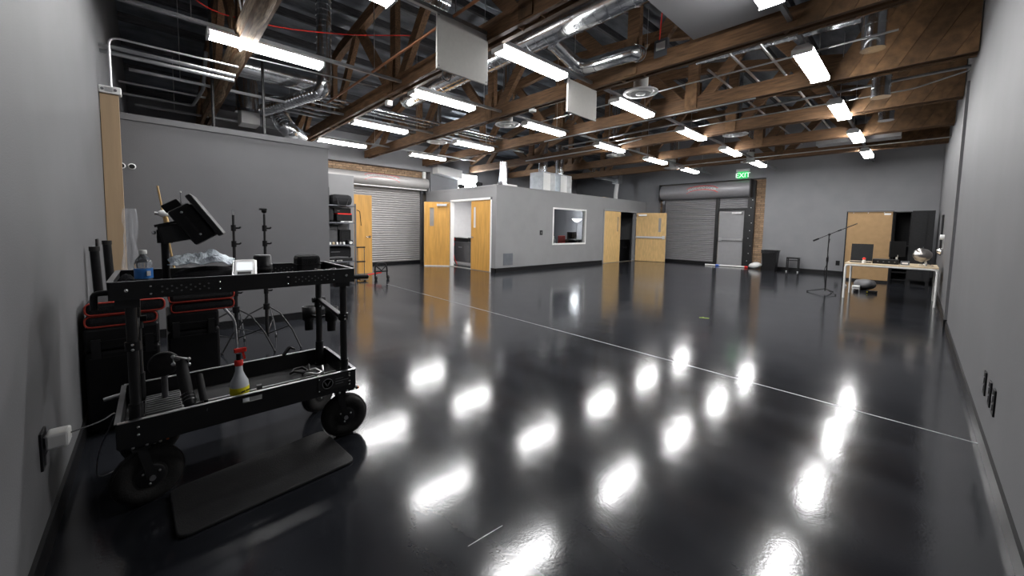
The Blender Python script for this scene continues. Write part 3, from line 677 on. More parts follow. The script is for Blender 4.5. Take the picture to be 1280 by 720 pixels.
# ------------------------------------------------------------------ wall fittings
def plate(label, x0, x1, y0, y1, z0, z1, m='black_plastic', name='outlet_plate'):
    o = thing(name, label, 'outlet', ((x0 + x1) / 2, (y0 + y1) / 2, z0))
    B(x0, x1, y0, y1, z0, z1).build('plate', m, o, bevel=.002); return o
for i, y in enumerate((3.84, 3.60, 3.43)):
    o = plate(['black outlet plate on the right wall, farthest of three', 'black outlet plate on the right wall, middle of three', 'black outlet plate on the right wall, nearest of three'][i], EX - .008, EX, y - .04, y + .04, .30, .45)
    for k in (0, 1): B(EX - .012, EX - .008, y - .018, y + .018, .33 + .05 * k, .365 + .05 * k).build('socket', 'gray_plastic', o)
o = plate('small black outlet on the right wall beside the raceway', EX - .008, EX, 8.6, 8.68, .38, .5)
o = plate('black outlet on the far wall behind the microphone stand', -1.76, -1.66, NY - .01, NY, .30, .45)
o = plate('black switch plate on the control room wall beside the window', CX, CX + .01, 9.03, 9.16, 1.1, 1.25, name='switch_plate'); B(CX + .01, CX + .016, 9.075, 9.115, 1.14, 1.21).build('rocker', 'gray_plastic', o)
o = plate('dark outlet plate on the left wall above the cases', -4.64, -4.54, SY, SY + .012, 1.03, 1.16)
g_ = thing('wall_grille', 'pale blue gray access panel low on the control room wall', 'access panel', (CX, 7.66, .2)); B(CX, CX + .012, 7.47, 7.85, .2, .555).build('frame', 'gray_metal', g_); B(CX + .012, CX + .016, 7.49, 7.83, .22, .535).build('cover', 'gray_metal', g_)
o = plate('black outlet plate on the left wall with a white power adapter', -2.36, -2.27, SY, SY + .008, .33, .48)
for k in (0, 1): B(-2.335, -2.295, SY + .008, SY + .012, .345 + .07 * k, .385 + .07 * k).build('socket', 'gray_plastic', o)
ad = thing('power_adapter', 'white square power adapter plugged into the left wall outlet', 'adapter', (-2.315, SY + .05, .4))
B(-2.36, -2.28, SY + .013, SY + .075, .405, .465).build('body', 'white_paint', ad, bevel=.008)
MB().tube(fillet([(-2.33, SY + .075, .44), (-2.36, SY + .16, .445), (-2.5, SY + .2, .43), (-2.62, SY + .12, .2), (-2.7, SY + .1, .03), (-2.9, SY + .3, .008)], .06, 4), .003, 6).build('cord', 'gray_plastic', ad)
tp = thing('tan_board', 'tall tan board standing upright against the left wall', 'board', (-5.57, -.3, 0))
B(-5.61, -5.55, SY + .005, -.222, 0, 2.56).build('board', 'tan_board', tp); B(-5.62, -5.59, SY, SY + .03, 0, 2.4).build('edge_channel', 'black_matte', tp)
jb = thing('junction_box', 'scuffed white junction box on top of the tan board', 'junction box', (-5.57, -.29, 2.56))
B(-5.62, -5.52, SY + .002, -.2, 2.561, 2.63).build('case', 'white_metal', jb, bevel=.006); B(-5.519, -5.512, -.31, -.26, 2.575, 2.615).build('cover', 'steel', jb)
for y in (-.33, -.24): MB().cyl((-5.52, y, 2.595), (-5.512, y, 2.595), .012).build('knockout', 'steel_dark', jb)

# ------------------------------------------------------------------ equipment cart
ct = thing('equipment_cart', 'black camera equipment cart with two trays and four pneumatic wheels', 'cart', (-2.6, .36, 0))
XN, XF, Y0, Y1 = -2.33, -2.88, -.15, .872
def perforated(y0, y1, x, sgn, parent):
    zc = 1.006
    pl = MB(); n = 12
    out = [(y1 - .02 + .026 * math.cos(a), zc + .026 * math.sin(a)) for a in [R_(-90 + 180 * k / n) for k in range(n + 1)]] + [(y0 + .02 - .026 * math.cos(a), zc - .026 * math.sin(a)) for a in [R_(-90 + 180 * k / n) for k in range(n + 1)]]
    pl.prism(out, 'x', x, x + sgn * .002); o = pl.build('perforated_plate', 'black_matte', parent)
    h = MB(); k = 0; y = y0 + .02
    while y < y1 - .012:
        for zz in ((zc - .012, zc + .012) if k % 2 == 0 else (zc,)): h.cyl((x + sgn * .0015, y, zz), (x + sgn * .003, y, zz), .0042, n=8)
        y += .0165; k += 1
    h = h.build('perforation', 'gray_plastic', o); h['kind'] = 'stuff'
    for yy in (y0 - .018, y1 + .018):
        for zz in (zc - .018, zc + .016): MB().ball((x + sgn * .002, yy, zz), .0052, 10).build('bolt', 'chrome', o)
up_ = MB().box(XF + .01, XN - .01, Y0 + .01, Y1 - .01, .972, .982).build('upper_tray', 'black_matte', ct)
for x, sg in ((XN, 1), (XF, -1)):
    o = B(x - .006, x + .006, Y0, Y1, .968, 1.046).build('side_rail', 'black_paint', up_); 
    B(x - .012, x + .007, Y0, Y1, 1.0462, 1.0492).build('rail_lip', 'gray_plastic', up_)
for y in (Y0, Y1): 
    B(XF + .006, XN - .006, y - .006, y + .006, .968, 1.046).build('end_rail', 'black_paint', up_); B(XF, XN, y - .010, y + .010, 1.0462, 1.049).build('rail_lip', 'gray_plastic', up_)
perforated(-.005, .205, XN + .006, 1, ct); perforated(.535, .735, XN + .006, 1, ct); perforated(.45, .75, XF + .006, 1, ct)
for y in (-.10, .825): MB().ball((XN + .007, y, 1.01), .009, 10).build('bolt', 'chrome', ct)
for y in (.80,): B(XN - .055, XN - .01, y - .03, y + .05, .94, .969).build('corner_block', 'black_paint', ct)
B(XN - .07, XN - .008, Y0 + .012, Y0 + .09, .93, .9675).build('corner_block', 'black_paint', ct)
# lower tray, near rail with a hand slot
lo = MB().box(XF + .01, XN - .01, Y0 + .01, Y1 - .01, .318, .326).build('lower_tray', 'black_matte', ct)
MB().box(XN - .006, XN + .006, Y0, .30, .308, .424).box(XN - .006, XN + .006, .385, Y1, .308, .424).box(XN - .006, XN + .006, .30, .385, .308, .383).box(XN - .006, XN + .006, .30, .385, .408, .424).build('side_rail', 'black_paint', lo)
B(XF - .006, XF + .006, Y0, Y1, .308, .424).build('side_rail', 'black_paint', lo)
for x in (XN, XF): B(x - .012, x + .007, Y0, Y1, .4242, .4275).build('rail_lip', 'steel', lo)
for y in (Y0, Y1): B(XF + .006, XN - .006, y - .006, y + .006, .308, .424).build('end_rail', 'black_paint', lo); B(XF, XN, y - .01, y + .01, .4242, .427).build('rail_lip', 'steel_dark', lo)
B(-2.62, -2.605, Y0 + .02, Y1 - .02, .3262, .337).build('divider', 'steel', lo)
for y in (-.085, .835):
    for zz in (.36, .395): MB().ball((XN + .007, y, zz), .0065, 10).build('bolt', 'chrome', lo)
em = B(XN + .006, XN + .008, .66, .84, .335, .415).build('badge_plate', 'black_matte', lo)
MB().lathe((XN + .008, .71, .375), [(.031, 0), (.031, .002), (.026, .002), (.026, 0)], 24, (1, 0, 0)).build('emblem_ring', 'gray_plastic', em)
MB().bar((XN + .009, .694, .389), (XN + .009, .71, .361), .006, .002, (1, 0, 0)).bar((XN + .009, .726, .389), (XN + .009, .71, .361), .006, .002, (1, 0, 0)).build('emblem_letter', 'gray_plastic', em)
for zz in (.39, .375, .36): B(XN + .008, XN + .0088, .755, .80 + .03 * (zz == .375), zz, zz + .004).build('print_line', 'gray_plastic', em)
for y, zz in ((.665, .34), (.665, .41), (.835, .34), (.835, .41)): MB().ball((XN + .008, y, zz), .004, 8).build('rivet', 'steel', em)
for x in (XN - .035, XF + .035):
    for y in (-.09, .82):
        p = MB().cyl((x, y, .326), (x, y, .970), .0195).build('post', 'black_paint', ct)
        MB().cyl((x, y, .326), (x, y, .49), .0245).build('lower_sleeve', 'black_plastic', p)
        MB().cyl((x, y, .735), (x, y, .775), .027).build('collar', 'black_plastic', p)
        MB().ball((x + .027, y, .765), .006, 8).build('bolt', 'chrome', p); MB().ball((x + .027, y, .742), .006, 8).build('bolt', 'steel', p)
        MB().box(x - .035, x + .03, y - .035, y + .035, .3265, .338).build('foot_plate', 'black_plastic', p)
for y in (-.09, .82):
    a = MB().bar((XF + .04, y, .79), (XN - .04, y, .745), .028, .022).build('cross_arm', 'black_paint', ct); MB().cyl((XF + .035, y - .04, .785), (XF + .035, y + .04, .785), .018).build('clamp', 'black_plastic', a)
    MB().cyl((XN - .09, y + .0, .735), (XN - .03, y, .735), .014).build('clamp_knob', 'black_plastic', a)
for x in (XN - .05,):
    h_ = MB().cyl((x, Y1, .99), (x, Y1 + .10, .985), .014).build('push_handle', 'black_matte', ct); MB().ball((x, Y1 + .10, .985), .015, 10).build('end_cap', 'black_plastic', h_)
h_ = MB().tube(fillet([(XN - .04, Y0 - .0, 1.0), (XN - .04, Y0 - .05, 1.0), (XN - .04, Y0 - .05, .93)], .02, 4), .012, 8).build('hook', 'black_plastic', ct); MB().ball((XN - .04, Y0 - .05, .985), .01, 8, (1, 1, 1)).build('red_button', 'red', h_)
MB().cyl((XF + .1, Y0 - .007, .41), (XF + .1, Y0 - .07, .40), .01).build('latch_pin', 'steel', ct)
def wheel(x, y, rz, parent):
    rot = RZ(rz); ax = rot @ Vector((1, 0, 0)); c_ = Vector((x, y, .13))
    t_ = MB().lathe(c_, [(.062, -.028), (.085, -.036), (.110, -.034), (.124, -.022), (.13, -.008), (.13, .008), (.124, .022), (.110, .034), (.085, .036), (.062, .028)], 36, ax).build('tire', 'rubber', parent)
    for q in (-.014, 0, .014): MB().lathe(c_ + ax * q, [(.1305, -.002), (.1312, 0), (.1305, .002)], 36, ax).build('tread', 'rubber', t_)
    r_ = MB().lathe(c_, [(.02, -.03), (.045, -.03), (.062, -.026), (.064, 0), (.062, .026), (.045, .03), (.02, .03)], 24, ax).build('rim', 'black_paint', t_)
    for k in range(3):
        a = k * 2 * PI / 3 + .4; p = c_ + rot @ Vector((.031, math.cos(a) * .034, math.sin(a) * .034)); MB().ball(p, .0058, 8).build('rim_bolt', 'steel', t_)
    fk = MB()
    for s in (-1, 1):
        p0 = c_ + ax * (.048 * s); p1 = Vector((p0.x, p0.y, .285)) + rot @ Vector((0, -.03, 0)); fk.bar(p0, p1, .034, .006, ax)
    top = c_ + rot @ Vector((0, -.03, .155)); fk.cbox(top, (.105, .06, .014), rot)
    f_ = fk.build('caster_fork', 'black_paint', t_)
    MB().cyl(c_ - ax * .058, c_ + ax * .058, .012).build('axle', 'steel', t_)
    pp = MB().cbox((x, y, .300), (.11, .13, .014), RZ(0)).build('caster_plate', 'black_paint', parent)
    for k in (-.045, 0, .045): MB().ball((x + .056, y + k, .298), .0065, 8).build('plate_bolt', 'steel', pp)
    MB().box(x + .02, x + .05, y + .05, y + .075, .292, .300).build('brake_tab', 'orange', pp)
wheel(-2.395, -.06, 14, ct); wheel(-2.385, .825, -8, ct); wheel(-2.82, -.05, 24, ct); wheel(-2.82, .80, 30, ct)
for k, (x, y) in enumerate(((-2.97, .79), (-2.85, .905))):
    c_ = MB().lathe((x, y, .55), [(.028, 0), (.03, .07), (.042, .075), (.045, .17), (.040, .17), (.036, .08), (.01, .075)], 18).build('cup_holder', 'black_plastic', ct)
    MB().bar((x, y, .66), (-2.85, .82, .66), .02, .015).build('bracket', 'black_plastic', c_)

# things on the cart
TZ = .982
b_ = thing('water_bottle', 'clear plastic water bottle with a blue label on the cart', 'bottle', (-2.44, -.045, TZ))
o_ = (-2.44, -.045, TZ)
MB().lathe(o_, [(.026, 0), (.031, .006), (.031, .03), (.029, .036), (.031, .042), (.031, .06), (.030, .12), (.032, .13), (.028, .15), (.013, .172), (.012, .18)], 20).build('body', 'water_plastic', b_)
MB().lathe(o_, [(.0325, .066), (.0328, .07), (.0328, .108), (.0325, .112)], 20).build('label_band', 'blue_label', b_)
MB().cbox((-2.4085, -.028, TZ + .09), (.004, .014, .022), RZ(30)).build('label_print', 'white_paint', b_)
MB().lathe(o_, [(.0145, .178), (.0145, .194), (.012, .196)], 16).build('cap', 'white_paint', b_)
p_ = MB().grid(lambda u, v: (-2.5 + .10 * (u - .5), -.105 + .085 * (v - .5), TZ + .075 * (math.sin(PI * min(max(u, .0), 1)) * math.sin(PI * v)) ** .5 * (1 + .15 * math.sin(17 * u + 11 * v))), 12, 12).build('black_pouch', 'black_fabric', origin=(-2.5, -.1, TZ)); tag(p_, 'small black fabric pouch behind the water bottle', 'pouch')
# monitor on its short post
mn = thing('field_monitor', 'black field monitor tilted on a short post on the cart', 'monitor', (-2.68, .08, TZ))
MB().cyl((-2.68, .035, TZ), (-2.68, .035, 1.24), .016).build('post', 'black_plastic', mn); MB().lathe((-2.68, .035, TZ), [(.05, 0), (.05, .012), (.025, .03)], 16).build('base', 'black_plastic', mn)
B(-2.71, -2.65, .005, .065, 1.20, 1.27).build('mount_block', 'black_plastic', mn)
rot = RZ(-8) @ RX(33)
cn = Vector((-2.66, .155, 1.30))
mb_ = MB().cbox(cn, (.24, .10, .20), rot).build('housing', 'black_plastic', mn, bevel=.012)
MB().cbox(cn + rot @ Vector((0, .07, .01)), (.27, .028, .245), rot).build('screen_bezel', 'black_paint', mn, bevel=.008)
MB().cbox(cn + rot @ Vector((.122, 0, .0)), (.004, .010, .09), rot).build('side_slot', 'black_matte', mb_)
for q in (-.06, .07): MB().ball(cn + rot @ Vector((.122, .0, q)), .006, 8).build('side_screw', 'steel', mb_)
MB().cbox(cn + rot @ Vector((0, -.02, .122)), (.1, .075, .045), rot).build('transmitter', 'black_plastic', mn, bevel=.005)
MB().cyl(cn + rot @ Vector((.08, .02, .11)), cn + rot @ Vector((.08, .02, .11)) + Vector((0, 0, .06)), .002, n=6).build('antenna', 'gray_plastic', mn); MB().ball(cn + rot @ Vector((.08, .02, .11)) + Vector((0, 0, .06)), .005, 8).build('antenna_tip', 'white_paint', mn)
bt = MB().cbox((-2.62, .075, 1.255), (.12, .12, .09), RX(12)).build('battery_pack', 'black_matte', mn, bevel=.006)
MB().cbox((-2.62, .06, 1.305), (.13, .13, .012), RX(16)).build('battery_plate', 'black_plastic', bt); MB().ball((-2.6, -.005, 1.255), .009, 8).build('port', 'steel', bt)
# blue cloth heaped over a black bag
cl = MB()
from mathutils import noise as mnoise
def clf(u, v):
    X_, Y_ = 2 * u - 1, 2 * v - 1
    x = -2.575 + .10 * X_ + .02 * Y_; y = .182 + .125 * Y_ - .02 * X_
    h = mnoise.noise(Vector((X_ * 1.7, Y_ * 1.7, 3.1))) * .03 + abs(mnoise.noise(Vector((X_ * 3.5, Y_ * 3.5, 7.7)))) * .022
    e = max(abs(X_), abs(Y_)); drop = .05 * max(0, e - .45) ** 1.2 * 1.6
    return (x + .015 * mnoise.noise(Vector((Y_ * 3, X_, 1.))), y + .02 * mnoise.noise(Vector((X_ * 3, Y_, 5.))), 1.14 + h - drop)
cl.grid(clf, 26, 30, False); cl = cl.build('cleaning_cloth', 'cloth_blue', origin=(-2.58, .185, 1.07)); tag(cl, 'crumpled pale blue cloth below the monitor', 'cloth')
so = cl.modifiers.new('solid', 'SOLIDIFY'); so.thickness = .004
bg = MB().grid(lambda u, v: (-2.58 + .125 * math.cos(2 * PI * v) * math.sin(PI * u), .20 + .15 * math.sin(2 * PI * v) * math.sin(PI * u), TZ + .048 - .048 * math.cos(PI * u)), 10, 24).build('equipment_bag', 'black_fabric', origin=(-2.58, .2, TZ)); tag(bg, 'flat black bag under the blue cloth', 'bag')
# small receiver
rc = thing('receiver', 'small white receiver with a lit display leaning on the cart', 'receiver', (-2.46, .345, TZ))
rt = RZ(-12) @ RY(-38) 
c0 = Vector((-2.47, .345, 1.06))
MB().cbox(c0, (.135, .095, .03), RZ(-10) @ RY(38)).build('case', 'white_metal', rc, bevel=.006)
MB().cbox(c0 + (RZ(-10) @ RY(38)) @ Vector((-.01, .0, .0165)), (.062, .07, .003), RZ(-10) @ RY(38)).build('display', 'screen_white', rc)
MB().cbox(c0 + (RZ(-10) @ RY(38)) @ Vector((.045, .0, .0165)), (.022, .06, .003), RZ(-10) @ RY(38)).build('button_row', 'black_plastic', rc)
for s in (-.05, .05): MB().tube([c0 + (RZ(-10) @ RY(38)) @ Vector((-.07, s, .0)), c0 + (RZ(-10) @ RY(38)) @ Vector((.075, s, .012))], .005, 8).build('side_bar', 'steel', rc)
MB().bar((-2.52, .345, TZ), (-2.50, .345, 1.07), .05, .02).build('stand', 'black_plastic', rc)
ln = thing('camera_lens', 'black camera lens standing on end on the cart', 'lens', (-2.60, .45, TZ))
MB().lathe((-2.60, .45, TZ), [(.042, 0), (.045, .004), (.045, .06), (.048, .062), (.048, .09), (.045, .093), (.045, .138), (.04, .14)], 24).build('barrel', 'black_plastic', ln)
for zz in (.02, .06): MB().lathe((-2.60, .45, TZ + zz), [(.0485, 0), (.0495, .002), (.0495, .014), (.0485, .016)], 30).build('ring', 'rubber', ln)
MB().lathe((-2.60, .45, TZ + .14), [(.04, 0), (.04, .006), (.034, .007)], 24).build('rear_cap', 'gray_plastic', ln)
pc = thing('lens_pouch', 'black padded pouch at the far end of the cart top', 'pouch', (-2.68, .71, TZ))
B(-2.74, -2.62, .64, .775, TZ, 1.115).build('body', 'black_fabric', pc, bevel=.022); MB().box(-2.742, -2.618, .638, .777, 1.055, 1.06).build('zipper', 'black_plastic', pc)
for i in range(4):
    a = i * 1.3
    pts = [(-2.47 + .06 * math.cos(a + t_ * 1.1) * (1 - .04 * t_), .755 + .07 * math.sin(a + t_ * 1.1), TZ + .012 + .012 * i + .01 * math.sin(3 * t_ + i)) for t_ in range(7)]
    o = MB().tube(pts, .006, 8).build('coiled_cable', ['steel', 'black_plastic', 'steel', 'black_plastic'][i], origin=(-2.47, .755, TZ)); tag(o, ['silver cable coiled on the cart top, lowest', 'black cable coiled on the cart top among silver ones', 'silver cable coiled on the cart top, uppermost', 'black cable coiled over the silver ones'][i], 'cable', 'cables on the cart top')
for i, (x, y) in enumerate(((-2.47, .06), (-2.5, .02))):
    o = MB().tube([(x, y - .05, TZ + .015), (x + .02, y, TZ + .02), (x - .01, y + .05, TZ + .014), (x + .01, y + .10, TZ + .02)], .009, 8).build('metal_clamp', 'steel', origin=(x, y, TZ)); tag(o, ['nearer metal clamp rod behind the cart rail', 'farther metal clamp rod behind the cart rail'][i], 'clamp')
# things in the lower tray
LZ = .326
sp = thing('spray_bottle', 'white spray bottle with red trigger and yellow label in the lower tray', 'spray bottle', (-2.42, .30, LZ)); so_ = (-2.42, .30, LZ)
MB().lathe(so_, [(.036, 0), (.041, .006), (.042, .12), (.04, .145), (.026, .175), (.018, .2), (.016, .232), (.016, .236)], 22).build('body', 'spray_plastic', sp)
lb = MB().lathe(so_, [(.0425, .082), (.0432, .084), (.0432, .118), (.0425, .12)], 22).build('label_band', 'yellow', sp)
MB().cbox((-2.384, .322, LZ + .10), (.0015, .05, .007), RZ(32)).build('label_print', 'black_plastic', lb)
MB().lathe(so_, [(.019, .232), (.02, .236), (.02, .258), (.012, .262)], 16).build('collar', 'red', sp)
MB().cyl((-2.42, .30, LZ + .26), (-2.42, .30, LZ + .295), .011).build('neck', 'black_plastic', sp)
MB().cbox((-2.42, .308, LZ + .312), (.022, .055, .022), RX(0)).build('nozzle', 'red', sp, bevel=.004)
MB().bar((-2.42, .318, LZ + .305), (-2.42, .326, LZ + .262), .012, .010).build('trigger', 'red', sp)
gm = thing('support_arm', 'black padded support arm lying in the lower tray', 'support arm', (-2.42, .10, LZ))
MB().tube([(-2.56, .075, .59), (-2.50, .08, .53), (-2.40, .095, .435)], [.022, .026, .022], 12).build('arm', 'black_matte', gm)
MB().tube(fillet([(-2.40, .095, .435), (-2.37, .10, .40), (-2.36, .15, .41)], .03, 4), .024, 12).build('elbow', 'black_plastic', gm)
MB().tube([(-2.50, .14, .52), (-2.37, .15, .42)], .016, 10).build('second_bar', 'black_matte', gm)
for k in range(3): MB().lathe((-2.43 + .014 * k, .09 + .003 * k, .455 - .012 * k), [(.026, -.003), (.029, 0), (.026, .003)], 16, (.75, .1, -.65)).build('ring', 'steel_dark', gm)
MB().tube([(-2.555, .045, .625), (-2.555, .105, .60), (-2.56, .105, .57), (-2.56, .045, .585)], .006, 8, closed=True).build('yoke', 'steel', gm)
for p in ((-2.555, .045, .625), (-2.555, .105, .60), (-2.56, .105, .57), (-2.56, .045, .585)): MB().ball(p, .0095, 8).build('yoke_stud', 'steel', gm)
MB().cyl((-2.36, .14, .40), (-2.33 + .0, .165, .395), .013).build('knob', 'steel_dark', gm)
rp = thing('ridged_plate', 'gray ridged plastic plate lying in the lower tray', 'plate', (-2.69, 0, LZ)); B(-2.84, -2.54, -.07, .075, LZ, .350).build('plate', 'gray_plastic', rp, bevel=.006)
for k in range(9): B(-2.83 + .032 * k, -2.818 + .032 * k, -.065, .07, .350, .356).build('ridge', 'gray_plastic', rp)
dc = thing('round_lamp', 'gray round work lamp in the lower tray', 'lamp', (-2.76, .01, LZ)); MB().lathe((-2.74, .01, .545), [(.03, -.03), (.062, -.02), (.066, 0), (.06, .02), (.02, .024)], 22, (1, 0, .15)).build('head', 'black_matte', dc); MB().cyl((-2.76, .01, .3505), (-2.76, .01, .49), .014).build('stem', 'gray_plastic', dc)
for i, (x, y, m_, lab) in enumerate(((-2.42, .20, 'cord_blue', 'blue coiled cord in the lower tray'), (-2.62, .72, 'steel', 'silver cable heap in the lower tray'), (-2.70, .66, 'black_plastic', 'black cable heap in the lower tray'))):
    pts = [(x + (.028 + .03 * (i > 0)) * math.cos(t_ * .9), y + (.035 + .02 * (i > 0)) * math.sin(t_ * .9), LZ + .016 + .003 * t_ + .012 * (i > 0) * math.sin(t_ * 2.3)) for t_ in range(10)]
    o = MB().tube(pts, .004 + .004 * (i > 0), 8).build('cable_heap', m_, origin=(x, y, LZ)); tag(o, lab, 'cable')
o = MB().tube([(-2.55, .62, LZ + .008), (-2.50, .60, LZ + .012), (-2.45, .61, LZ + .008)], .007, 8).build('marker_pen', 'yellow', origin=(-2.5, .6, LZ)); tag(o, 'short yellow pen in the lower tray', 'pen')
cp = thing('spring_clamp', 'black spring clamp on the far rail of the lower tray', 'clamp', (-2.87, .62, .43)); MB().bar((-2.87, .60, .4275), (-2.87, .64, .475), .03, .012).build('jaw', 'black_plastic', cp); MB().bar((-2.87, .64, .475), (-2.87, .67, .455), .03, .012).build('grip', 'black_plastic', cp)
o = thing('small_clip', 'small gray clip on the lower tray divider', 'clip', (-2.60, .42, .337)); MB().box(-2.615, -2.59, .405, .43, .337, .36).build('body', 'gray_plastic', o)

# floor mat in front of the cart
poly = [Vector((-2.40, .005, 0)), Vector((-1.996, .022, 0)), Vector((-2.052, .768, 0)), Vector((-2.497, .735, 0))]
def rounded(poly, r, n=5):
    out = []
    for i in range(len(poly)):
        p, a, b = poly[i], poly[i - 1], poly[(i + 1) % len(poly)]
        p0, p1 = p + (a - p).normalized() * r, p + (b - p).normalized() * r
        for k in range(n + 1): t_ = k / n; q = p0 * (1 - t_) ** 2 + p * 2 * t_ * (1 - t_) + p1 * t_ * t_; out.append((q.x, q.y))
    return out
o = MB().prism(rounded(poly, .05), 'z', 0, .016).build('floor_mat', 'mat_rubber', origin=(-2.24, .38, 0), bevel=.006); tag(o, 'black rubber anti-fatigue mat on the floor before the cart', 'mat')

# ------------------------------------------------------------------ cases, bags, stands behind the cart
def hard_case(label, x0, x1, y0, y1, h):
    c_ = thing('hard_case', label, 'case', ((x0 + x1) / 2, (y0 + y1) / 2, 0), group='black hard cases behind the cart')
    B(x0, x1, y0, y1, .02, h * .78).build('shell', 'black_plastic', c_, bevel=.015); B(x0, x1, y0, y1, h * .79, h).build('lid', 'black_plastic', c_, bevel=.015)
    for zz in (h * .70, h * .86): B(x1, x1 + .008, y0 + .02, y1 - .02, zz, zz + .015).build('rib', 'black_plastic', c_)
    for y in (y0 + .05, y1 - .05): B(x1, x1 + .014, y - .02, y + .02, h * .72, h * .90).build('latch', 'black_paint', c_)
    for x in (x0 + .05, x1 - .05):
        for y in (y0 + .05, y1 - .05): MB().cyl((x, y, 0), (x, y, .02), .02).build('foot', 'rubber', c_)
hard_case('black hard case standing by the left wall behind the cart', -3.75, -3.36, -.335, .0, .655)
hard_case('black hard case standing right of the other case behind the cart', -4.1, -3.72, .04, .345, .63)
def pad_bag(label, x, y0, y1, z, depth=.34, h=.085, tilt=0):
    r = thing('padded_bag', label, 'bag', (x - depth / 2, (y0 + y1) / 2, z), group='padded bags with red piping')
    B(x - depth, x, y0, y1, z, z + h).build('body', 'black_fabric', r, bevel=.03)
    for xx in (x + .001, x - depth - .001):
        P = [Vector((y0 + .006, z + .004, 0)), Vector((y1 - .006, z + .004, 0)), Vector((y1 - .006, z + h - .004, 0)), Vector((y0 + .006, z + h - .004, 0))]
        MB().tube([(xx - .008 * (1 if xx > x - .1 else -1), a, b_) for a, b_ in rounded(P, .03, 4)], .0055, 6, closed=True).build('piping', 'red_fabric', r)
pad_bag('lower left black padded bag with red piping, by the wall', -3.38, -.335, -.005, .656, h=.075); pad_bag('upper left black padded bag with red piping, by the wall', -3.37, -.33, .035, .732, h=.08)
pad_bag('lower right black padded bag with red piping', -3.73, .06, .45, .631, h=.08); pad_bag('upper right black padded bag with red piping', -3.71, .05, .45, .712, h=.085)
def light_stand(label, x, y, h, head, a0):
    s = thing('light_stand', label, 'light stand', (x, y, 0), group='black light stands')
    MB().cyl((x, y, .10), (x, y, .62), .017).build('lower_pole', 'black_paint', s); MB().cyl((x, y, .6), (x, y, 1.12), .0135).build('middle_pole', 'black_paint', s); MB().cyl((x, y, 1.1), (x, y, h - .05), .011).build('upper_pole', 'black_paint', s)
    for zz in (.6, 1.10, 1.26):
        k = MB().cyl((x, y, zz - .03), (x, y, zz + .03), .022).build('collar', 'black_plastic', s)
        MB().tube([(x, y, zz), (x + .02, y + .045, zz), (x + .03, y + .055, zz + .012)], .009, 8).build('knob', 'black_plastic', k)
    if head: MB().ball((x, y, h - .02), .026, 12).build('ball_head', 'black_plastic', s); MB().box(x - .03, x + .03, y - .04, y + .02, h - .012, h + .006).build('head_plate', 'black_plastic', s)
    else: MB().cyl((x, y, h - .06), (x, y, h), .007).build('spigot', 'chrome', s)
    MB().cyl((x, y, .40), (x, y, .46), .03).build('hub', 'black_plastic', s)
    for k in range(3):
        a = a0 + k * 2 * PI / 3; dx, dy = math.cos(a), math.sin(a)
        l_ = MB().tube([(x + .03 * dx, y + .03 * dy, .43), (x + .16 * dx, y + .16 * dy, .37), (x + .30 * dx, y + .30 * dy, .20), (x + .40 * dx, y + .40 * dy, .012)], .0075, 8).build('leg', 'steel' if k == 0 else 'black_paint', s)
        MB().tube([(x + .02 * dx, y + .02 * dy, .14), (x + .27 * dx, y + .27 * dy, .24)], .006, 6).build('brace', 'black_paint', s)
        MB().ball((x + .40 * dx, y + .40 * dy, .013), .013, 8).build('foot', 'rubber', l_)
light_stand('black light stand with a bare spigot behind the cart', -4.7, .575, 1.44, False, 2.85); light_stand('black light stand with a ball head behind the cart', -4.7, .84, 1.46, True, 2.75)
dr = thing('boom_rod', 'thin pale rod with a white clamp behind the monitor', 'rod', (-3.8, .115, .797)); MB().tube([(-3.8, .115, .797), (-3.8, .095, .965), (-3.8, .024, 1.57)], [.007, .007, .006], 8).build('rod', 'maple_pale', dr)
MB().ball((-3.8, .05, 1.37), .034, 12, (1, 1, .8)).build('clamp', 'white_metal', dr); MB().cyl((-3.8, .0, 1.37), (-3.8, .10, 1.36), .012).build('clamp_bolt', 'steel', dr)
MB().tube([(-3.79, .06, 1.35), (-3.785, .085, 1.2), (-3.785, .07, 1.18)], .012, 8).build('sleeve', 'maple_pale', dr)
for i, (x, y, z1) in enumerate(((-3.88, -.31, 1.10), (-4.2, -.27, 1.13))):
    o = thing('stand_tube', ['nearer thick black tube leaning by the left wall', 'farther thick black tube leaning by the left wall'][i], 'tube', (x, y, 0))
    MB().tube([(x - .02, y + .03, 0.0), (x, y, z1)], .024, 12).build('tube', 'black_plastic', o); MB().cyl((x, y, z1), (x, y, z1 + .03), .027).build('end_cap', 'rubber', o)
pb = MB()
def film(u, v):
    a = 2 * PI * v; rr = (.075 + .05 * mnoise.noise(Vector((2.2 * math.cos(a), 2.2 * math.sin(a), 7 * u))) + .03 * mnoise.noise(Vector((5 * math.cos(a), 5 * math.sin(a), 14 * u)))) * (1.2 - .75 * u)
    return (-4.75 + rr * math.cos(a), -.20 + .05 * u + rr * math.sin(a) * .95, 1.42 * u)
pb.grid(film, 46, 34, False); pb = pb.build('plastic_wrap', 'film', origin=(-4.75, -.21, 0)); tag(pb, 'clear crumpled plastic wrap standing beside the tan board', 'plastic wrap')
cv = thing('floor_tube', 'silver bent tube stand on the floor behind the cases', 'tube stand', (-4.4, .35, 0)); MB().tube(fillet([(-4.3, .30, .55), (-4.3, .42, .56), (-4.35, .52, .4), (-4.4, .54, .0)], .06, 5), .011, 8).build('tube', 'steel', cv)

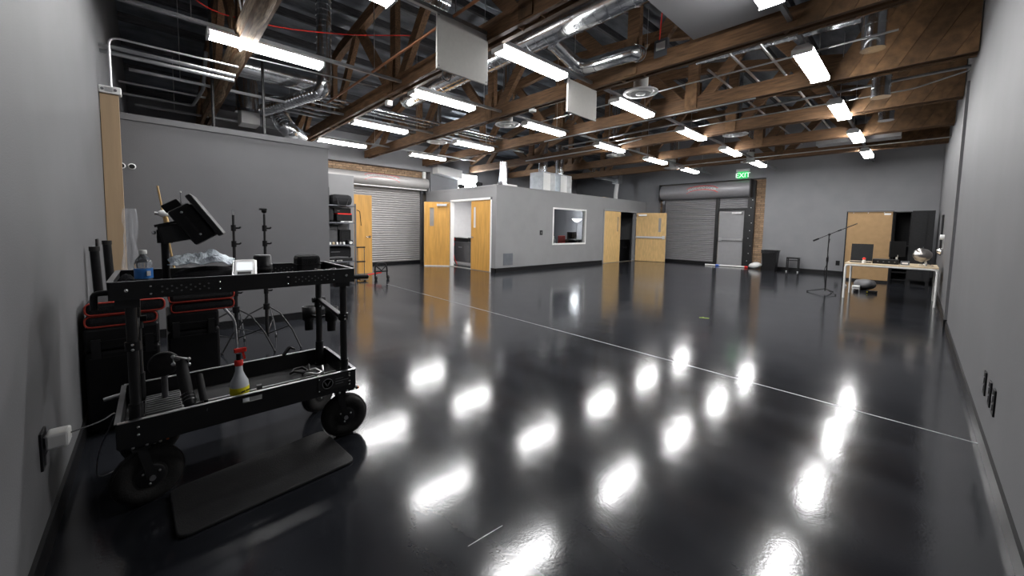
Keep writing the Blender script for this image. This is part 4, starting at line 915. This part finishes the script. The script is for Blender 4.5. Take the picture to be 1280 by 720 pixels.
# ------------------------------------------------------------------ equipment shelf and things near the closet
sh = thing('storage_shelf', 'black metal shelf loaded with gear against the closet wall', 'shelf', (-9.17, 3.05, 0))
SX0, SX1, SY0, SY1 = -9.40, -8.95, 2.64, 3.42
for x in (SX0 + .015, SX1 - .015):
    for y in (SY0 + .015, SY1 - .015): B(x - .015, x + .015, y - .015, y + .015, 0, 1.80).build('post', 'gray_metal', sh)
for zz in (.12, .48, .86, 1.37, 1.76): B(SX0, SX1, SY0, SY1, zz - .025, zz).build('shelf_board', 'gray_metal', sh)
def item(label, cat, name, m, x0, x1, y0, y1, z0, z1, bevel=.01, extra=None):
    o = thing(name, label, cat, ((x0 + x1) / 2, (y0 + y1) / 2, z0)); B(x0, x1, y0, y1, z0, z1).build('body', m, o, bevel=bevel)
    if extra: extra(o)
    return o
item('rounded black duffel bag on the top of the shelf', 'bag', 'duffel_bag', 'black_fabric', -9.35, -8.97, 2.9, 3.36, 1.761, 2.0, .08, lambda o: MB().tube(fillet([(-8.97, 3.0, 1.9), (-8.93, 3.02, 1.75), (-8.93, 3.2, 1.75), (-8.97, 3.25, 1.9)], .05), .012, 8).build('strap', 'black_matte', o))
item('tall black light head at the left end of the shelf top', 'light head', 'studio_light', 'black_plastic', -9.2, -9.0, 2.7, 2.86, 1.761, 2.16, .03, lambda o: MB().cyl((-9.0, 2.78, 2.05), (-8.96, 2.78, 2.05), .03).build('lens_cap', 'white_metal', o))
item('black case with a red lid stripe on the second shelf', 'case', 'gear_case', 'black_plastic', -9.35, -8.98, 3.0, 3.34, 1.40, 1.55, .01, lambda o: MB().box(-9.34, -8.976, 3.02, 3.33, 1.55, 1.575).build('lid_stripe', 'red', o))
item('white paper box under the red striped case', 'box', 'paper_box', 'white_paint', -9.2, -8.96, 3.08, 3.34, 1.371, 1.399, .002, lambda o: B(-8.96, -8.958, 3.15, 3.25, 1.376, 1.394).build('box_label', 'gray_plastic', o))
item('black folded backpack on the second shelf', 'bag', 'backpack', 'black_fabric', -9.35, -8.99, 2.68, 2.95, 1.371, 1.68, .06, lambda o: B(-8.99, -8.97, 2.74, 2.9, 1.42, 1.55).build('pocket', 'black_matte', o))
item('dark flat panel screen on the third shelf', 'screen', 'flat_screen', 'black_plastic', -9.3, -9.22, 2.68, 3.1, .861, 1.3, .006, lambda o: B(-9.22, -9.215, 2.7, 3.08, .9, 1.28).build('screen', 'gray_plastic', o))
for i in range(5):
    y = 2.86 + .075 * i; o = MB().lathe((-9.02, y, .861), [(.024, 0), (.026, .04), (.02, .055), (.008, .06)], 12).build('adapter_ring', ['white_metal', 'desk_wood', 'white_metal', 'steel', 'white_metal'][i], origin=(-9.02, y, .861)); tag(o, ['first', 'second', 'third', 'fourth', 'fifth'][i] + ' small pale fitting from the left on the third shelf', 'fitting', 'fittings on the third shelf')
item('small black camera body on the third shelf', 'camera', 'compact_camera', 'black_plastic', -9.15, -9.0, 3.24, 3.36, .861, .96, .01, lambda o: MB().cyl((-9.0, 3.30, .905), (-8.96, 3.30, .905), .035).build('lens', 'white_metal', o))
item('black tray of cables on the fourth shelf', 'tray', 'cable_tray', 'black_matte', -9.35, -8.98, 2.68, 3.34, .481, .55, .01, lambda o: MB().tube([(-9.0, 2.75, .56), (-9.05, 3.0, .57), (-9.0, 3.25, .56)], .02, 8).build('cable_bundle', 'gray_plastic', o))
for i, y in enumerate((2.80, 2.98)):
    item(['left white battery on the fourth shelf edge', 'right white battery on the fourth shelf edge'][i], 'battery', 'battery', 'white_paint', -8.978, -8.952, y, y + .12, .481, .51, .003, lambda o, y=y: B(-8.952, -8.951, y + .02, y + .1, .487, .505).build('print', 'gray_plastic', o))
item('black storage crate on the bottom shelf', 'crate', 'storage_crate', 'black_plastic', -9.35, -8.99, 2.68, 3.36, .121, .36, .01, lambda o: B(-8.99, -8.985, 2.9, 3.14, .26, .30).build('handle', 'gray_plastic', o))
item('black soft case lying at the left of the third shelf', 'case', 'soft_case', 'black_fabric', -9.2, -9.06, 2.67, 2.84, .861, 1.1, .03, lambda o: B(-9.06, -9.05, 2.70, 2.81, .95, .98).build('handle', 'black_plastic', o))
item('black square monitor box at the right of the third shelf', 'box', 'monitor_box', 'black_plastic', -9.38, -9.18, 3.12, 3.38, .861, 1.2, .01, lambda o: B(-9.18, -9.175, 3.16, 3.34, .92, 1.15).build('face', 'black_matte', o))
item('long black lens case standing on the fourth shelf', 'case', 'lens_case', 'black_fabric', -9.37, -9.1, 2.68, 3.36, .551, .80, .03, lambda o: B(-9.1, -9.095, 2.9, 3.1, .68, .7).build('zipper', 'gray_plastic', o))
item('black battery charger at the back of the second shelf', 'charger', 'battery_charger', 'black_plastic', -9.37, -9.1, 2.98, 3.36, 1.576, 1.70, .01, lambda o: B(-9.1, -9.096, 3.05, 3.1, 1.62, 1.64).build('lamp', 'gray_plastic', o))
tl = thing('luggage_trolley', 'folding luggage trolley with silver handle standing by the shelf', 'trolley', (-9.05, 3.6, 0))
for y in (3.46, 3.62): MB().cyl((-9.0, y, .05), (-9.0, y, .78), .009).build('upright', 'chrome', tl)
for zz in (.79, .45): MB().cyl((-9.0, 3.44, zz), (-9.0, 3.64, zz), .016).build('grip', 'black_plastic', tl)
MB().box(-9.02, -8.78, 3.45, 3.63, .03, .05).build('foot_plate', 'steel_dark', tl)
for y in (3.44, 3.64): MB().lathe((-9.02, y, .05), [(.02, -.012), (.05, -.012), (.05, .012), (.02, .012)], 16, (0, 1, 0)).build('wheel', 'rubber', tl)
hk = thing('hanging_strap', 'black strap hanging on the shelf side', 'strap', (-8.94, 3.44, 1.3)); MB().tube(fillet([(-8.94, 3.43, 1.66), (-8.94, 3.50, 1.64), (-8.94, 3.53, 1.3)], .04), .009, 8).build('strap', 'black_plastic', hk)
dl = thing('camera_dolly', 'low black wheeled dolly with a red bar near the closet door', 'dolly', (-8.85, 3.98, 0))
MB().tube(fillet([(-8.9, 3.84, .05), (-8.9, 3.84, .30), (-8.9, 3.90, .40), (-8.9, 4.08, .40), (-8.9, 4.14, .30), (-8.9, 4.14, .05)], .05, 4), .018, 8).build('frame', 'black_plastic', dl)
MB().tube([(-8.9, 3.86, .34), (-8.88, 3.99, .22), (-8.9, 4.12, .34)], .016, 8).build('brace', 'black_plastic', dl); MB().cyl((-8.9, 3.82, .20), (-8.9, 4.16, .20), .02).build('axle_bar', 'black_plastic', dl)
for y in (3.84, 4.14): MB().lathe((-8.85, y, .05), [(.015, -.02), (.05, -.018), (.05, .018), (.015, .02)], 16, (0, 1, 0)).build('wheel', 'rubber', dl)
MB().tube([(-8.98, 3.45 + .2, .12), (-8.9, 4.0, .17)], .017, 8).build('red_bar', 'red', dl)

# ------------------------------------------------------------------ inside the control room
lp = thing('ceiling_panel', 'lit panel light inside the left control room', 'ceiling light', (-10.3, 8.2, 2.38)); B(-10.9, -9.7, 7.9, 8.5, 2.40, 2.438).build('frame', 'white_metal', lp); B(-10.86, -9.74, 7.94, 8.46, 2.388, 2.40).build('diffuser', 'tube_glow', lp)
cab = item('gray equipment cabinet inside the left double doors', 'cabinet', 'equipment_cabinet', 'gray_plastic', -11.8, -10.35, 7.75, 8.3, .1, .76, .01, lambda o: (B(-11.0, -10.8, 7.745, 7.75, .6, .62).build('handle', 'steel', o), B(-11.85, -10.30, 7.73, 8.32, .76, .80).build('worktop', 'gray_plastic', o), [MB().cyl((x, 8.0, 0), (x, 8.0, .1), .03).build('foot', 'rubber', o) for x in (-11.7, -10.45)]))
item('black amplifier on top of the gray cabinet', 'amplifier', 'amplifier', 'black_plastic', -11.4, -10.5, 7.78, 8.2, .801, .94, .006, lambda o: (B(-11.4, -10.5, 7.77, 7.78, .935, .965).build('lid', 'white_metal', o), B(-11.3, -11.25, 7.774, 7.78, .84, .92).build('red_strip', 'red', o)))
for i in range(4):
    pts = [(-11.35 + .06 * i, 7.70, .74), (-11.38 + .05 * i, 7.66, .5), (-11.25 + .06 * i, 7.64, .2), (-11.1 + .07 * i, 7.62, .02)]
    o = MB().tube(fillet(pts, .1), .012, 8).build('hanging_cable', ['black_plastic', 'white_metal', 'black_plastic', 'red'][i], origin=(-11.3, 7.65, .02)); tag(o, ['leftmost black cable hanging on the gray cabinet', 'white cable hanging on the gray cabinet', 'right black cable hanging on the gray cabinet', 'red cable hanging on the gray cabinet'][i], 'cable', 'cables hanging in the control room')
fl_ = thing('floor_lamp', 'lit torch-style floor lamp seen through the control room window', 'floor lamp', (-9.6, 12.62, 0))
MB().cyl((-9.6, 12.62, .02), (-9.6, 12.62, 1.62), .012).build('pole', 'steel_dark', fl_); MB().lathe((-9.6, 12.62, 0), [(.14, 0), (.14, .02), (.03, .035)], 20).build('base', 'black_paint', fl_); MB().lathe((-9.6, 12.62, 1.60), [(.03, 0), (.12, .05), (.2, .13), (.19, .13), (.1, .06)], 22).build('shade', 'torch_glow', fl_)
rc_ = thing('red_chair', 'red office chair behind the control room window', 'chair', (-9.2, 11.2, 0)); B(-9.24, -9.18, 11.0, 11.4, .6, 1.06).build('backrest', 'red', rc_, bevel=.03); B(-9.65, -9.2, 10.98, 11.42, .43, .5).build('seat', 'red', rc_, bevel=.02); MB().cyl((-9.42, 11.2, .1), (-9.42, 11.2, .43), .03).build('stem', 'black_plastic', rc_)
for k in range(5): a = k * 2 * PI / 5; MB().bar((-9.42, 11.2, .1), (-9.42 + .28 * math.cos(a), 11.2 + .28 * math.sin(a), .03), .04, .03).build('leg', 'black_plastic', rc_)
item('black speaker cabinet behind the control room window', 'speaker', 'speaker', 'black_plastic', -9.6, -9.35, 12.0, 12.3, .0, 1.2, .01, lambda o: MB().cyl((-9.35, 12.15, .95), (-9.34, 12.15, .95), .1).build('cone', 'black_matte', o))
item('dark mixing console behind the control room window', 'console', 'mixing_console', 'black_matte', -9.3, -8.8, 11.5, 12.9, .0, .92, .01, lambda o: [B(-8.82, -8.795, 11.6 + .2 * k, 11.7 + .2 * k, .8, .86).build('knob_row', 'gray_plastic', o) for k in range(6)])
item('white crumpled cable coil behind the control room window', 'cable', 'cable_coil', 'white_metal', -9.0, -8.85, 10.2, 10.45, .0, .95, .02, lambda o: MB().tube([(-8.92 + .06 * math.cos(t_), 10.32 + .1 * math.sin(t_), .97 + .008 * t_) for t_ in range(12)], .015, 6).build('loop', 'white_metal', o))
item('black road case inside the far double doors', 'case', 'road_case', 'black_plastic', -9.6, -8.95, 14.95, 15.75, .0, .88, .02, lambda o: B(-8.95, -8.94, 15.2, 15.5, .5, .6).build('handle', 'steel_dark', o))

# ------------------------------------------------------------------ far right corner
dk = thing('desk', 'white framed desk with pale wood top by the right wall', 'desk', (-.35, 10.8, 0))
DX0, DX1, DY0, DY1 = -1.0, .30, 10.3, 11.35
B(DX0 + .005, DX1 - .005, DY0 + .005, DY1 - .005, .705, .727).build('table_top', 'desk_wood', dk)
for y in (DY0 + .02, DY1 - .02):
    MB().tube(fillet([(DX0 + .02, y, 0), (DX0 + .02, y, .685), (DX1 - .02, y, .685), (DX1 - .02, y, 0)], .06, 5), .019, 10).build('leg_frame', 'white_paint', dk)
for x in (DX0 + .02, DX1 - .02): MB().cyl((x, DY0 + .02, .685), (x, DY1 - .02, .685), .017).build('side_rail', 'white_paint', dk)
lt_ = thing('laptop', 'open black laptop on the white desk', 'laptop', (-.8, 10.75, .727)); B(-.95, -.62, 10.62, 10.85, .728, .745).build('base', 'black_plastic', lt_, bevel=.003); MB().cbox((-.79, 10.89, .93), (.34, .012, .36), RX(-10)).build('screen_lid', 'black_plastic', lt_); B(-.92, -.65, 10.65, 10.76, .745, .748).build('keyboard', 'gray_plastic', lt_)
dl_ = thing('figurine', 'small red and white toy beside the laptop', 'toy', (-.72, 10.5, .727)); MB().lathe((-.72, 10.5, .727), [(.03, 0), (.034, .03), (.02, .07)], 14).build('body', 'white_paint', dl_); MB().ball((-.72, 10.5, .815), .028).build('head', 'red', dl_)
item('flat black interface box on the white desk', 'box', 'interface_box', 'black_plastic', -.60, -.23, 10.55, 10.85, .728, .82, .008, lambda o: [MB().cyl((-.52 + .08 * k, 10.55, .775), (-.52 + .08 * k, 10.54, .775), .012).build('knob', 'gray_plastic', o) for k in range(4)])
item('small gray box beside the flat black interface box', 'box', 'small_box', 'gray_metal', -.20, -.08, 10.55, 10.7, .728, .80, .004, lambda o: B(-.18, -.1, 10.548, 10.55, .75, .78).build('faceplate', 'white_metal', o))
mo = thing('desk_monitor', 'thin monitor seen edge-on on the white desk', 'monitor', (-.3, 11.1, .727)); MB().cbox((-.27, 11.1, 1.02), (.02, .5, .32), RZ(-25)).build('panel', 'black_plastic', mo); MB().cyl((-.27, 11.1, .74), (-.27, 11.1, .9), .015).build('stem', 'white_metal', mo); MB().lathe((-.27, 11.1, .728), [(.1, 0), (.1, .012), (.02, .014)], 20).build('base', 'black_plastic', mo)
dm = thing('dome_lamp', 'shiny metal dome lamp on small tripod feet on the desk', 'lamp', (.14, 10.62, .727))
MB().lathe((.06, 10.60, .935), [(.03, -.11), (.10, -.07), (.135, 0), (.13, .02), (.10, .10), (.04, .15), (.02, .155)], 24, (.8, .35, .1)).build('dome', 'tin', dm); MB().cyl((.14, 10.62, .74), (.12, 10.62, .84), .018).build('stem', 'white_metal', dm)
for k in range(3): a = k * 2.094 + .5; MB().tube([(.14, 10.62, .775), (.14 + .11 * math.cos(a), 10.62 + .11 * math.sin(a), .734)], .008, 6).build('foot', 'steel', dm)
wl = thing('wall_lamp', 'round chrome fitting on the right wall above the desk', 'wall fitting', (EX, 11.3, .98)); MB().lathe((EX, 11.3, 1.0), [(.06, 0), (.07, .03), (.05, .08), (.02, .09)], 18, (-1, 0, 0)).build('bowl', 'chrome', wl); MB().cyl((EX, 11.3, 1.28), (EX - .06, 11.3, 1.28), .05).build('cap', 'white_metal', wl); B(EX - .012, EX, 11.28, 11.32, 1.0, 1.3).build('back_plate', 'steel', wl)
o = item('black cable strip hanging on the right wall behind the desk', 'strip', 'wall_strip', 'black_matte', EX - .03, EX - .001, 12.1, 12.5, .9, 1.75, .003, lambda o: B(EX - .034, EX - .03, 12.25, 12.3, .95, 1.7).build('slot', 'gray_plastic', o))
bk = thing('bookcase', 'bookcase turned with its tan hardboard back to the room', 'bookcase', (-.94, 14.65, 0))
B(-1.405, -.49, 14.42, 14.80, .0, .07).build('plinth', 'black_matte', bk); B(-1.40, -.495, 14.40, 14.42, .06, 1.93).build('back_panel', 'hardboard', bk); B(-1.425, -1.40, 14.39, 14.80, .0, 1.96).build('side_panel', 'black_matte', bk); B(-.495, -.47, 14.41, 14.80, .0, 1.93).build('side_panel', 'black_matte', bk); B(-1.43, -.468, 14.38, 14.82, 1.93, 1.96).build('top_panel', 'gray_plastic', bk)
for x in (-1.28, -.98, -.66): MB().ball((x, 14.398, 1.905), .012, 8).build('nail', 'white_metal', bk)
B(-.66, -.53, 14.396, 14.40, 1.84, 1.89).build('paper_tag', 'white_paint', bk)
op = thing('open_cabinet', 'open black cabinet with empty shelves beside the bookcase', 'cabinet', (-.3, 14.8, 0))
B(-.46, -.14, 15.1, 15.12, .06, 1.93).build('back_panel', 'black_matte', op); B(-.46, -.44, 14.45, 15.1, 0, 1.93).build('side_panel', 'black_matte', op); B(-.16, -.14, 14.52, 15.1, 0, 1.93).build('side_panel', 'black_matte', op)
for zz in (.1, .3, .5, 1.0, 1.91): B(-.44, -.16, 14.5, 15.1, zz, zz + .02).build('shelf_board', 'black_paint', op)
bc = thing('black_cabinet', 'tall charcoal cabinet standing in the far right corner', 'cabinet', (.03, 14.8, 0)); B(-.135, .27, 14.5, 15.2, .12, 1.95).build('body', 'gray_metal' if False else 'black_matte', bc); B(-.12, .14, 14.49, 14.5, .14, 1.93).build('door', 'black_matte', bc); MB().cyl((.11, 14.49, 1.0), (.11, 14.47, 1.0), .012).build('knob', 'steel_dark', bc)
for x in (-.1, .23): B(x - .03, x + .03, 14.52, 14.6, 0, .12).build('foot', 'black_matte', bc)
bg_ = MB().grid(lambda u, v: (-.80 + .20 * math.cos(2 * PI * v) * math.sin(PI * u) ** .8, 12.35 + .26 * math.sin(2 * PI * v) * math.sin(PI * u) ** .8, .12 - .12 * math.cos(PI * u) + .03 * math.sin(5 * 2 * PI * v) * math.sin(PI * u) * (u < .8) * u), 12, 26).build('soft_bag', 'gray_plastic', origin=(-.8, 12.35, 0)); tag(bg_, 'slumped gray bag on the floor under the desk', 'bag')
bp_ = item('small white paper bundle beside the gray bag under the desk', 'paper', 'paper_bundle', 'white_metal', -1.0, -.86, 12.02, 12.14, 0, .1, .01, lambda o: B(-.99, -.87, 12.015, 12.02, .05, .06).build('band', 'black_plastic', o))
for i, x in enumerate((-.93, -.72)):
    item(['small black block under the desk, left of two', 'longer black block under the desk, right of two'][i], 'block', 'black_block', 'black_plastic', x, x + .08 + .1 * i, 11.55, 11.68, 0, .06, .006, lambda o, x=x, i=i: B(x + .01, x + .03, 11.545, 11.55, .02, .04).build('tag', 'yellow' if i else 'gray_plastic', o))
# microphone stand
ms = thing('microphone_stand', 'black microphone stand with long boom near the desk', 'microphone stand', (-1.33, 10.75, 0))
MB().cyl((-1.33, 10.75, .05), (-1.33, 10.75, .75), .014).build('lower_tube', 'black_paint', ms); MB().cyl((-1.33, 10.75, .72), (-1.33, 10.75, 1.29), .010).build('upper_tube', 'black_paint', ms); MB().cyl((-1.33, 10.75, .70), (-1.33, 10.75, .79), .021).build('clutch', 'black_plastic', ms); MB().ball((-1.33, 10.75, 1.295), .028, 10).build('swivel', 'black_plastic', ms)
bo = MB().tube([(-1.58, 10.75, 1.155), (-1.33, 10.75, 1.295), (-.90, 10.75, 1.525)], .0085, 8).build('boom', 'black_paint', ms); MB().cyl((-1.6, 10.75, 1.145), (-1.50, 10.75, 1.20), .018).build('counterweight', 'black_plastic', bo); MB().cyl((-1.19, 10.75, 1.37), (-1.13, 10.75, 1.402), .013).build('boom_clutch', 'black_plastic', bo); MB().cyl((-.91, 10.75, 1.52), (-.885, 10.75, 1.535), .011).build('tip', 'chrome', bo)
for k in range(3):
    a = 3.35 + k * 2.094; l_ = MB().tube([(-1.33, 10.75, .10), (-1.33 + .31 * math.cos(a), 10.75 + .31 * math.sin(a), .012)], .010, 8).build('leg', 'black_paint', ms); MB().ball((-1.33 + .31 * math.cos(a), 10.75 + .31 * math.sin(a), .015), .015, 8).build('foot', 'rubber', l_)
cbp = [(-1.31, 10.73, 1.2), (-1.34, 10.72, .95), (-1.30, 10.73, .7), (-1.38, 10.71, .5), (-1.33, 10.7, .2)]
MB().tube(fillet(cbp, .1), .006, 6).build('cable', 'black_plastic', ms)
# waste bin, stool, bag, pole
bn = thing('waste_bin', 'tall black plastic waste bin against the far wall', 'bin', (-3.45, 15.45, 0))
def binp(s_, z_): return [(-3.45 - .19 * s_, 15.5 - .16 * s_, z_), (-3.45 + .19 * s_, 15.5 - .16 * s_, z_), (-3.45 + .19 * s_, 15.5 + .16 * s_, z_), (-3.45 - .19 * s_, 15.5 + .16 * s_, z_)]
v_ = binp(.95, 0) + binp(1.18, .68) + binp(1.12, .68) + binp(.9, .03)
MB().add(v_, [(3, 2, 1, 0)] + [(i, (i + 1) % 4, (i + 1) % 4 + 4, i + 4) for i in range(4)] + [(i + 4, (i + 1) % 4 + 4, (i + 1) % 4 + 8, i + 8) for i in range(4)] + [(i + 8, (i + 1) % 4 + 8, (i + 1) % 4 + 12, i + 12) for i in range(4)] + [(12, 13, 14, 15)]).build('body', 'black_plastic', bn)
P = [Vector(p) for p in binp(1.2, .69)]; MB().tube([tuple(p) for p in P], .018, 8, closed=True).build('rim', 'black_plastic', bn)
MB().grid(lambda u, v: (-3.45 - .235 + .47 * u, 15.5 - .195 - .004 - .012 * abs(math.sin(9 * u)), .70 - .09 * v - .03 * v * math.sin(5 * u)), 16, 3).build('liner', 'black_fabric', bn)
st = thing('step_stool', 'small black stool standing beside the waste bin', 'stool', (-2.83, 15.68, 0)); B(-3.0, -2.66, 15.55, 15.8, .45, .49).build('seat', 'black_plastic', st, bevel=.006)
for x in (-2.985, -2.675):
    for y in (15.57, 15.78): MB().cyl((x + (.0), y, 0), (x, y, .45), .015).build('leg', 'black_paint', st)
for y in (15.57, 15.78): MB().cyl((-2.985, y, .39), (-2.675, y, .39), .010).build('rail', 'black_paint', st)
for x, y in ((-2.985, 15.57), (-2.675, 15.57)): MB().ball((x, y, .02), .022, 8).build('foot', 'white_metal', st)
wb = MB().grid(lambda u, v: (-3.94 + .20 * math.cos(2 * PI * v) * math.sin(PI * u), 15.68 + .16 * math.sin(2 * PI * v) * math.sin(PI * u), .11 - .11 * math.cos(PI * u) * (1 + .1 * math.sin(6 * PI * v)) + .03 * math.sin(2 * PI * v + 1) * math.sin(PI * u)), 10, 20).build('white_bag', 'white_paint', origin=(-3.94, 15.68, 0)); wb.location.z = .014; tag(wb, 'white plastic bag on the floor beside the brick edge', 'bag')
wp = thing('white_pole', 'white pole lying on the floor before the exit door', 'pole', (-5.0, 15.7, 0)); MB().cyl((-5.6, 15.58, .03), (-4.3, 15.86, .03), .028).build('tube', 'white_paint', wp); MB().cyl((-4.32, 15.856, .03), (-4.22, 15.877, .03), .03).build('red_end', 'red', wp); MB().cyl((-5.25, 15.655, .03), (-5.1, 15.69, .03), .0295).build('blue_band', 'cord_blue', wp)
gt = MB().tube([(-2.2, 6.0, .004), (-2.15, 6.03, .006), (-2.17, 6.07, .004)], .008, 6).tube([(-2.15, 6.03, .005), (-2.08, 6.06, .004)], .008, 6).build('tape_mark', 'green_tape', origin=(-2.15, 6.03, 0)); gt.scale.z = .5; tag(gt, 'small yellow green tape mark on the black floor', 'tape')
sc_ = MB().tube([(-1.186, .895, .001), (-1.18, .98, .002), (-1.173, 1.073, .001)], [.0006, .002, .0006], 6).build('floor_scrap', 'white_metal', origin=(-1.18, .98, 0)); sc_.scale.z = .4; tag(sc_, 'thin pale scratch-like sliver on the floor at the bottom', 'scrap')
o = MB().lathe((-1.18, 12.6, 0), [(.03, 0), (.035, .03), (.01, .06)], 10).build('paper_ball', 'white_paint', origin=(-1.18, 12.6, 0)); tag(o, 'small white crumpled paper on the floor behind the desk leg', 'paper')
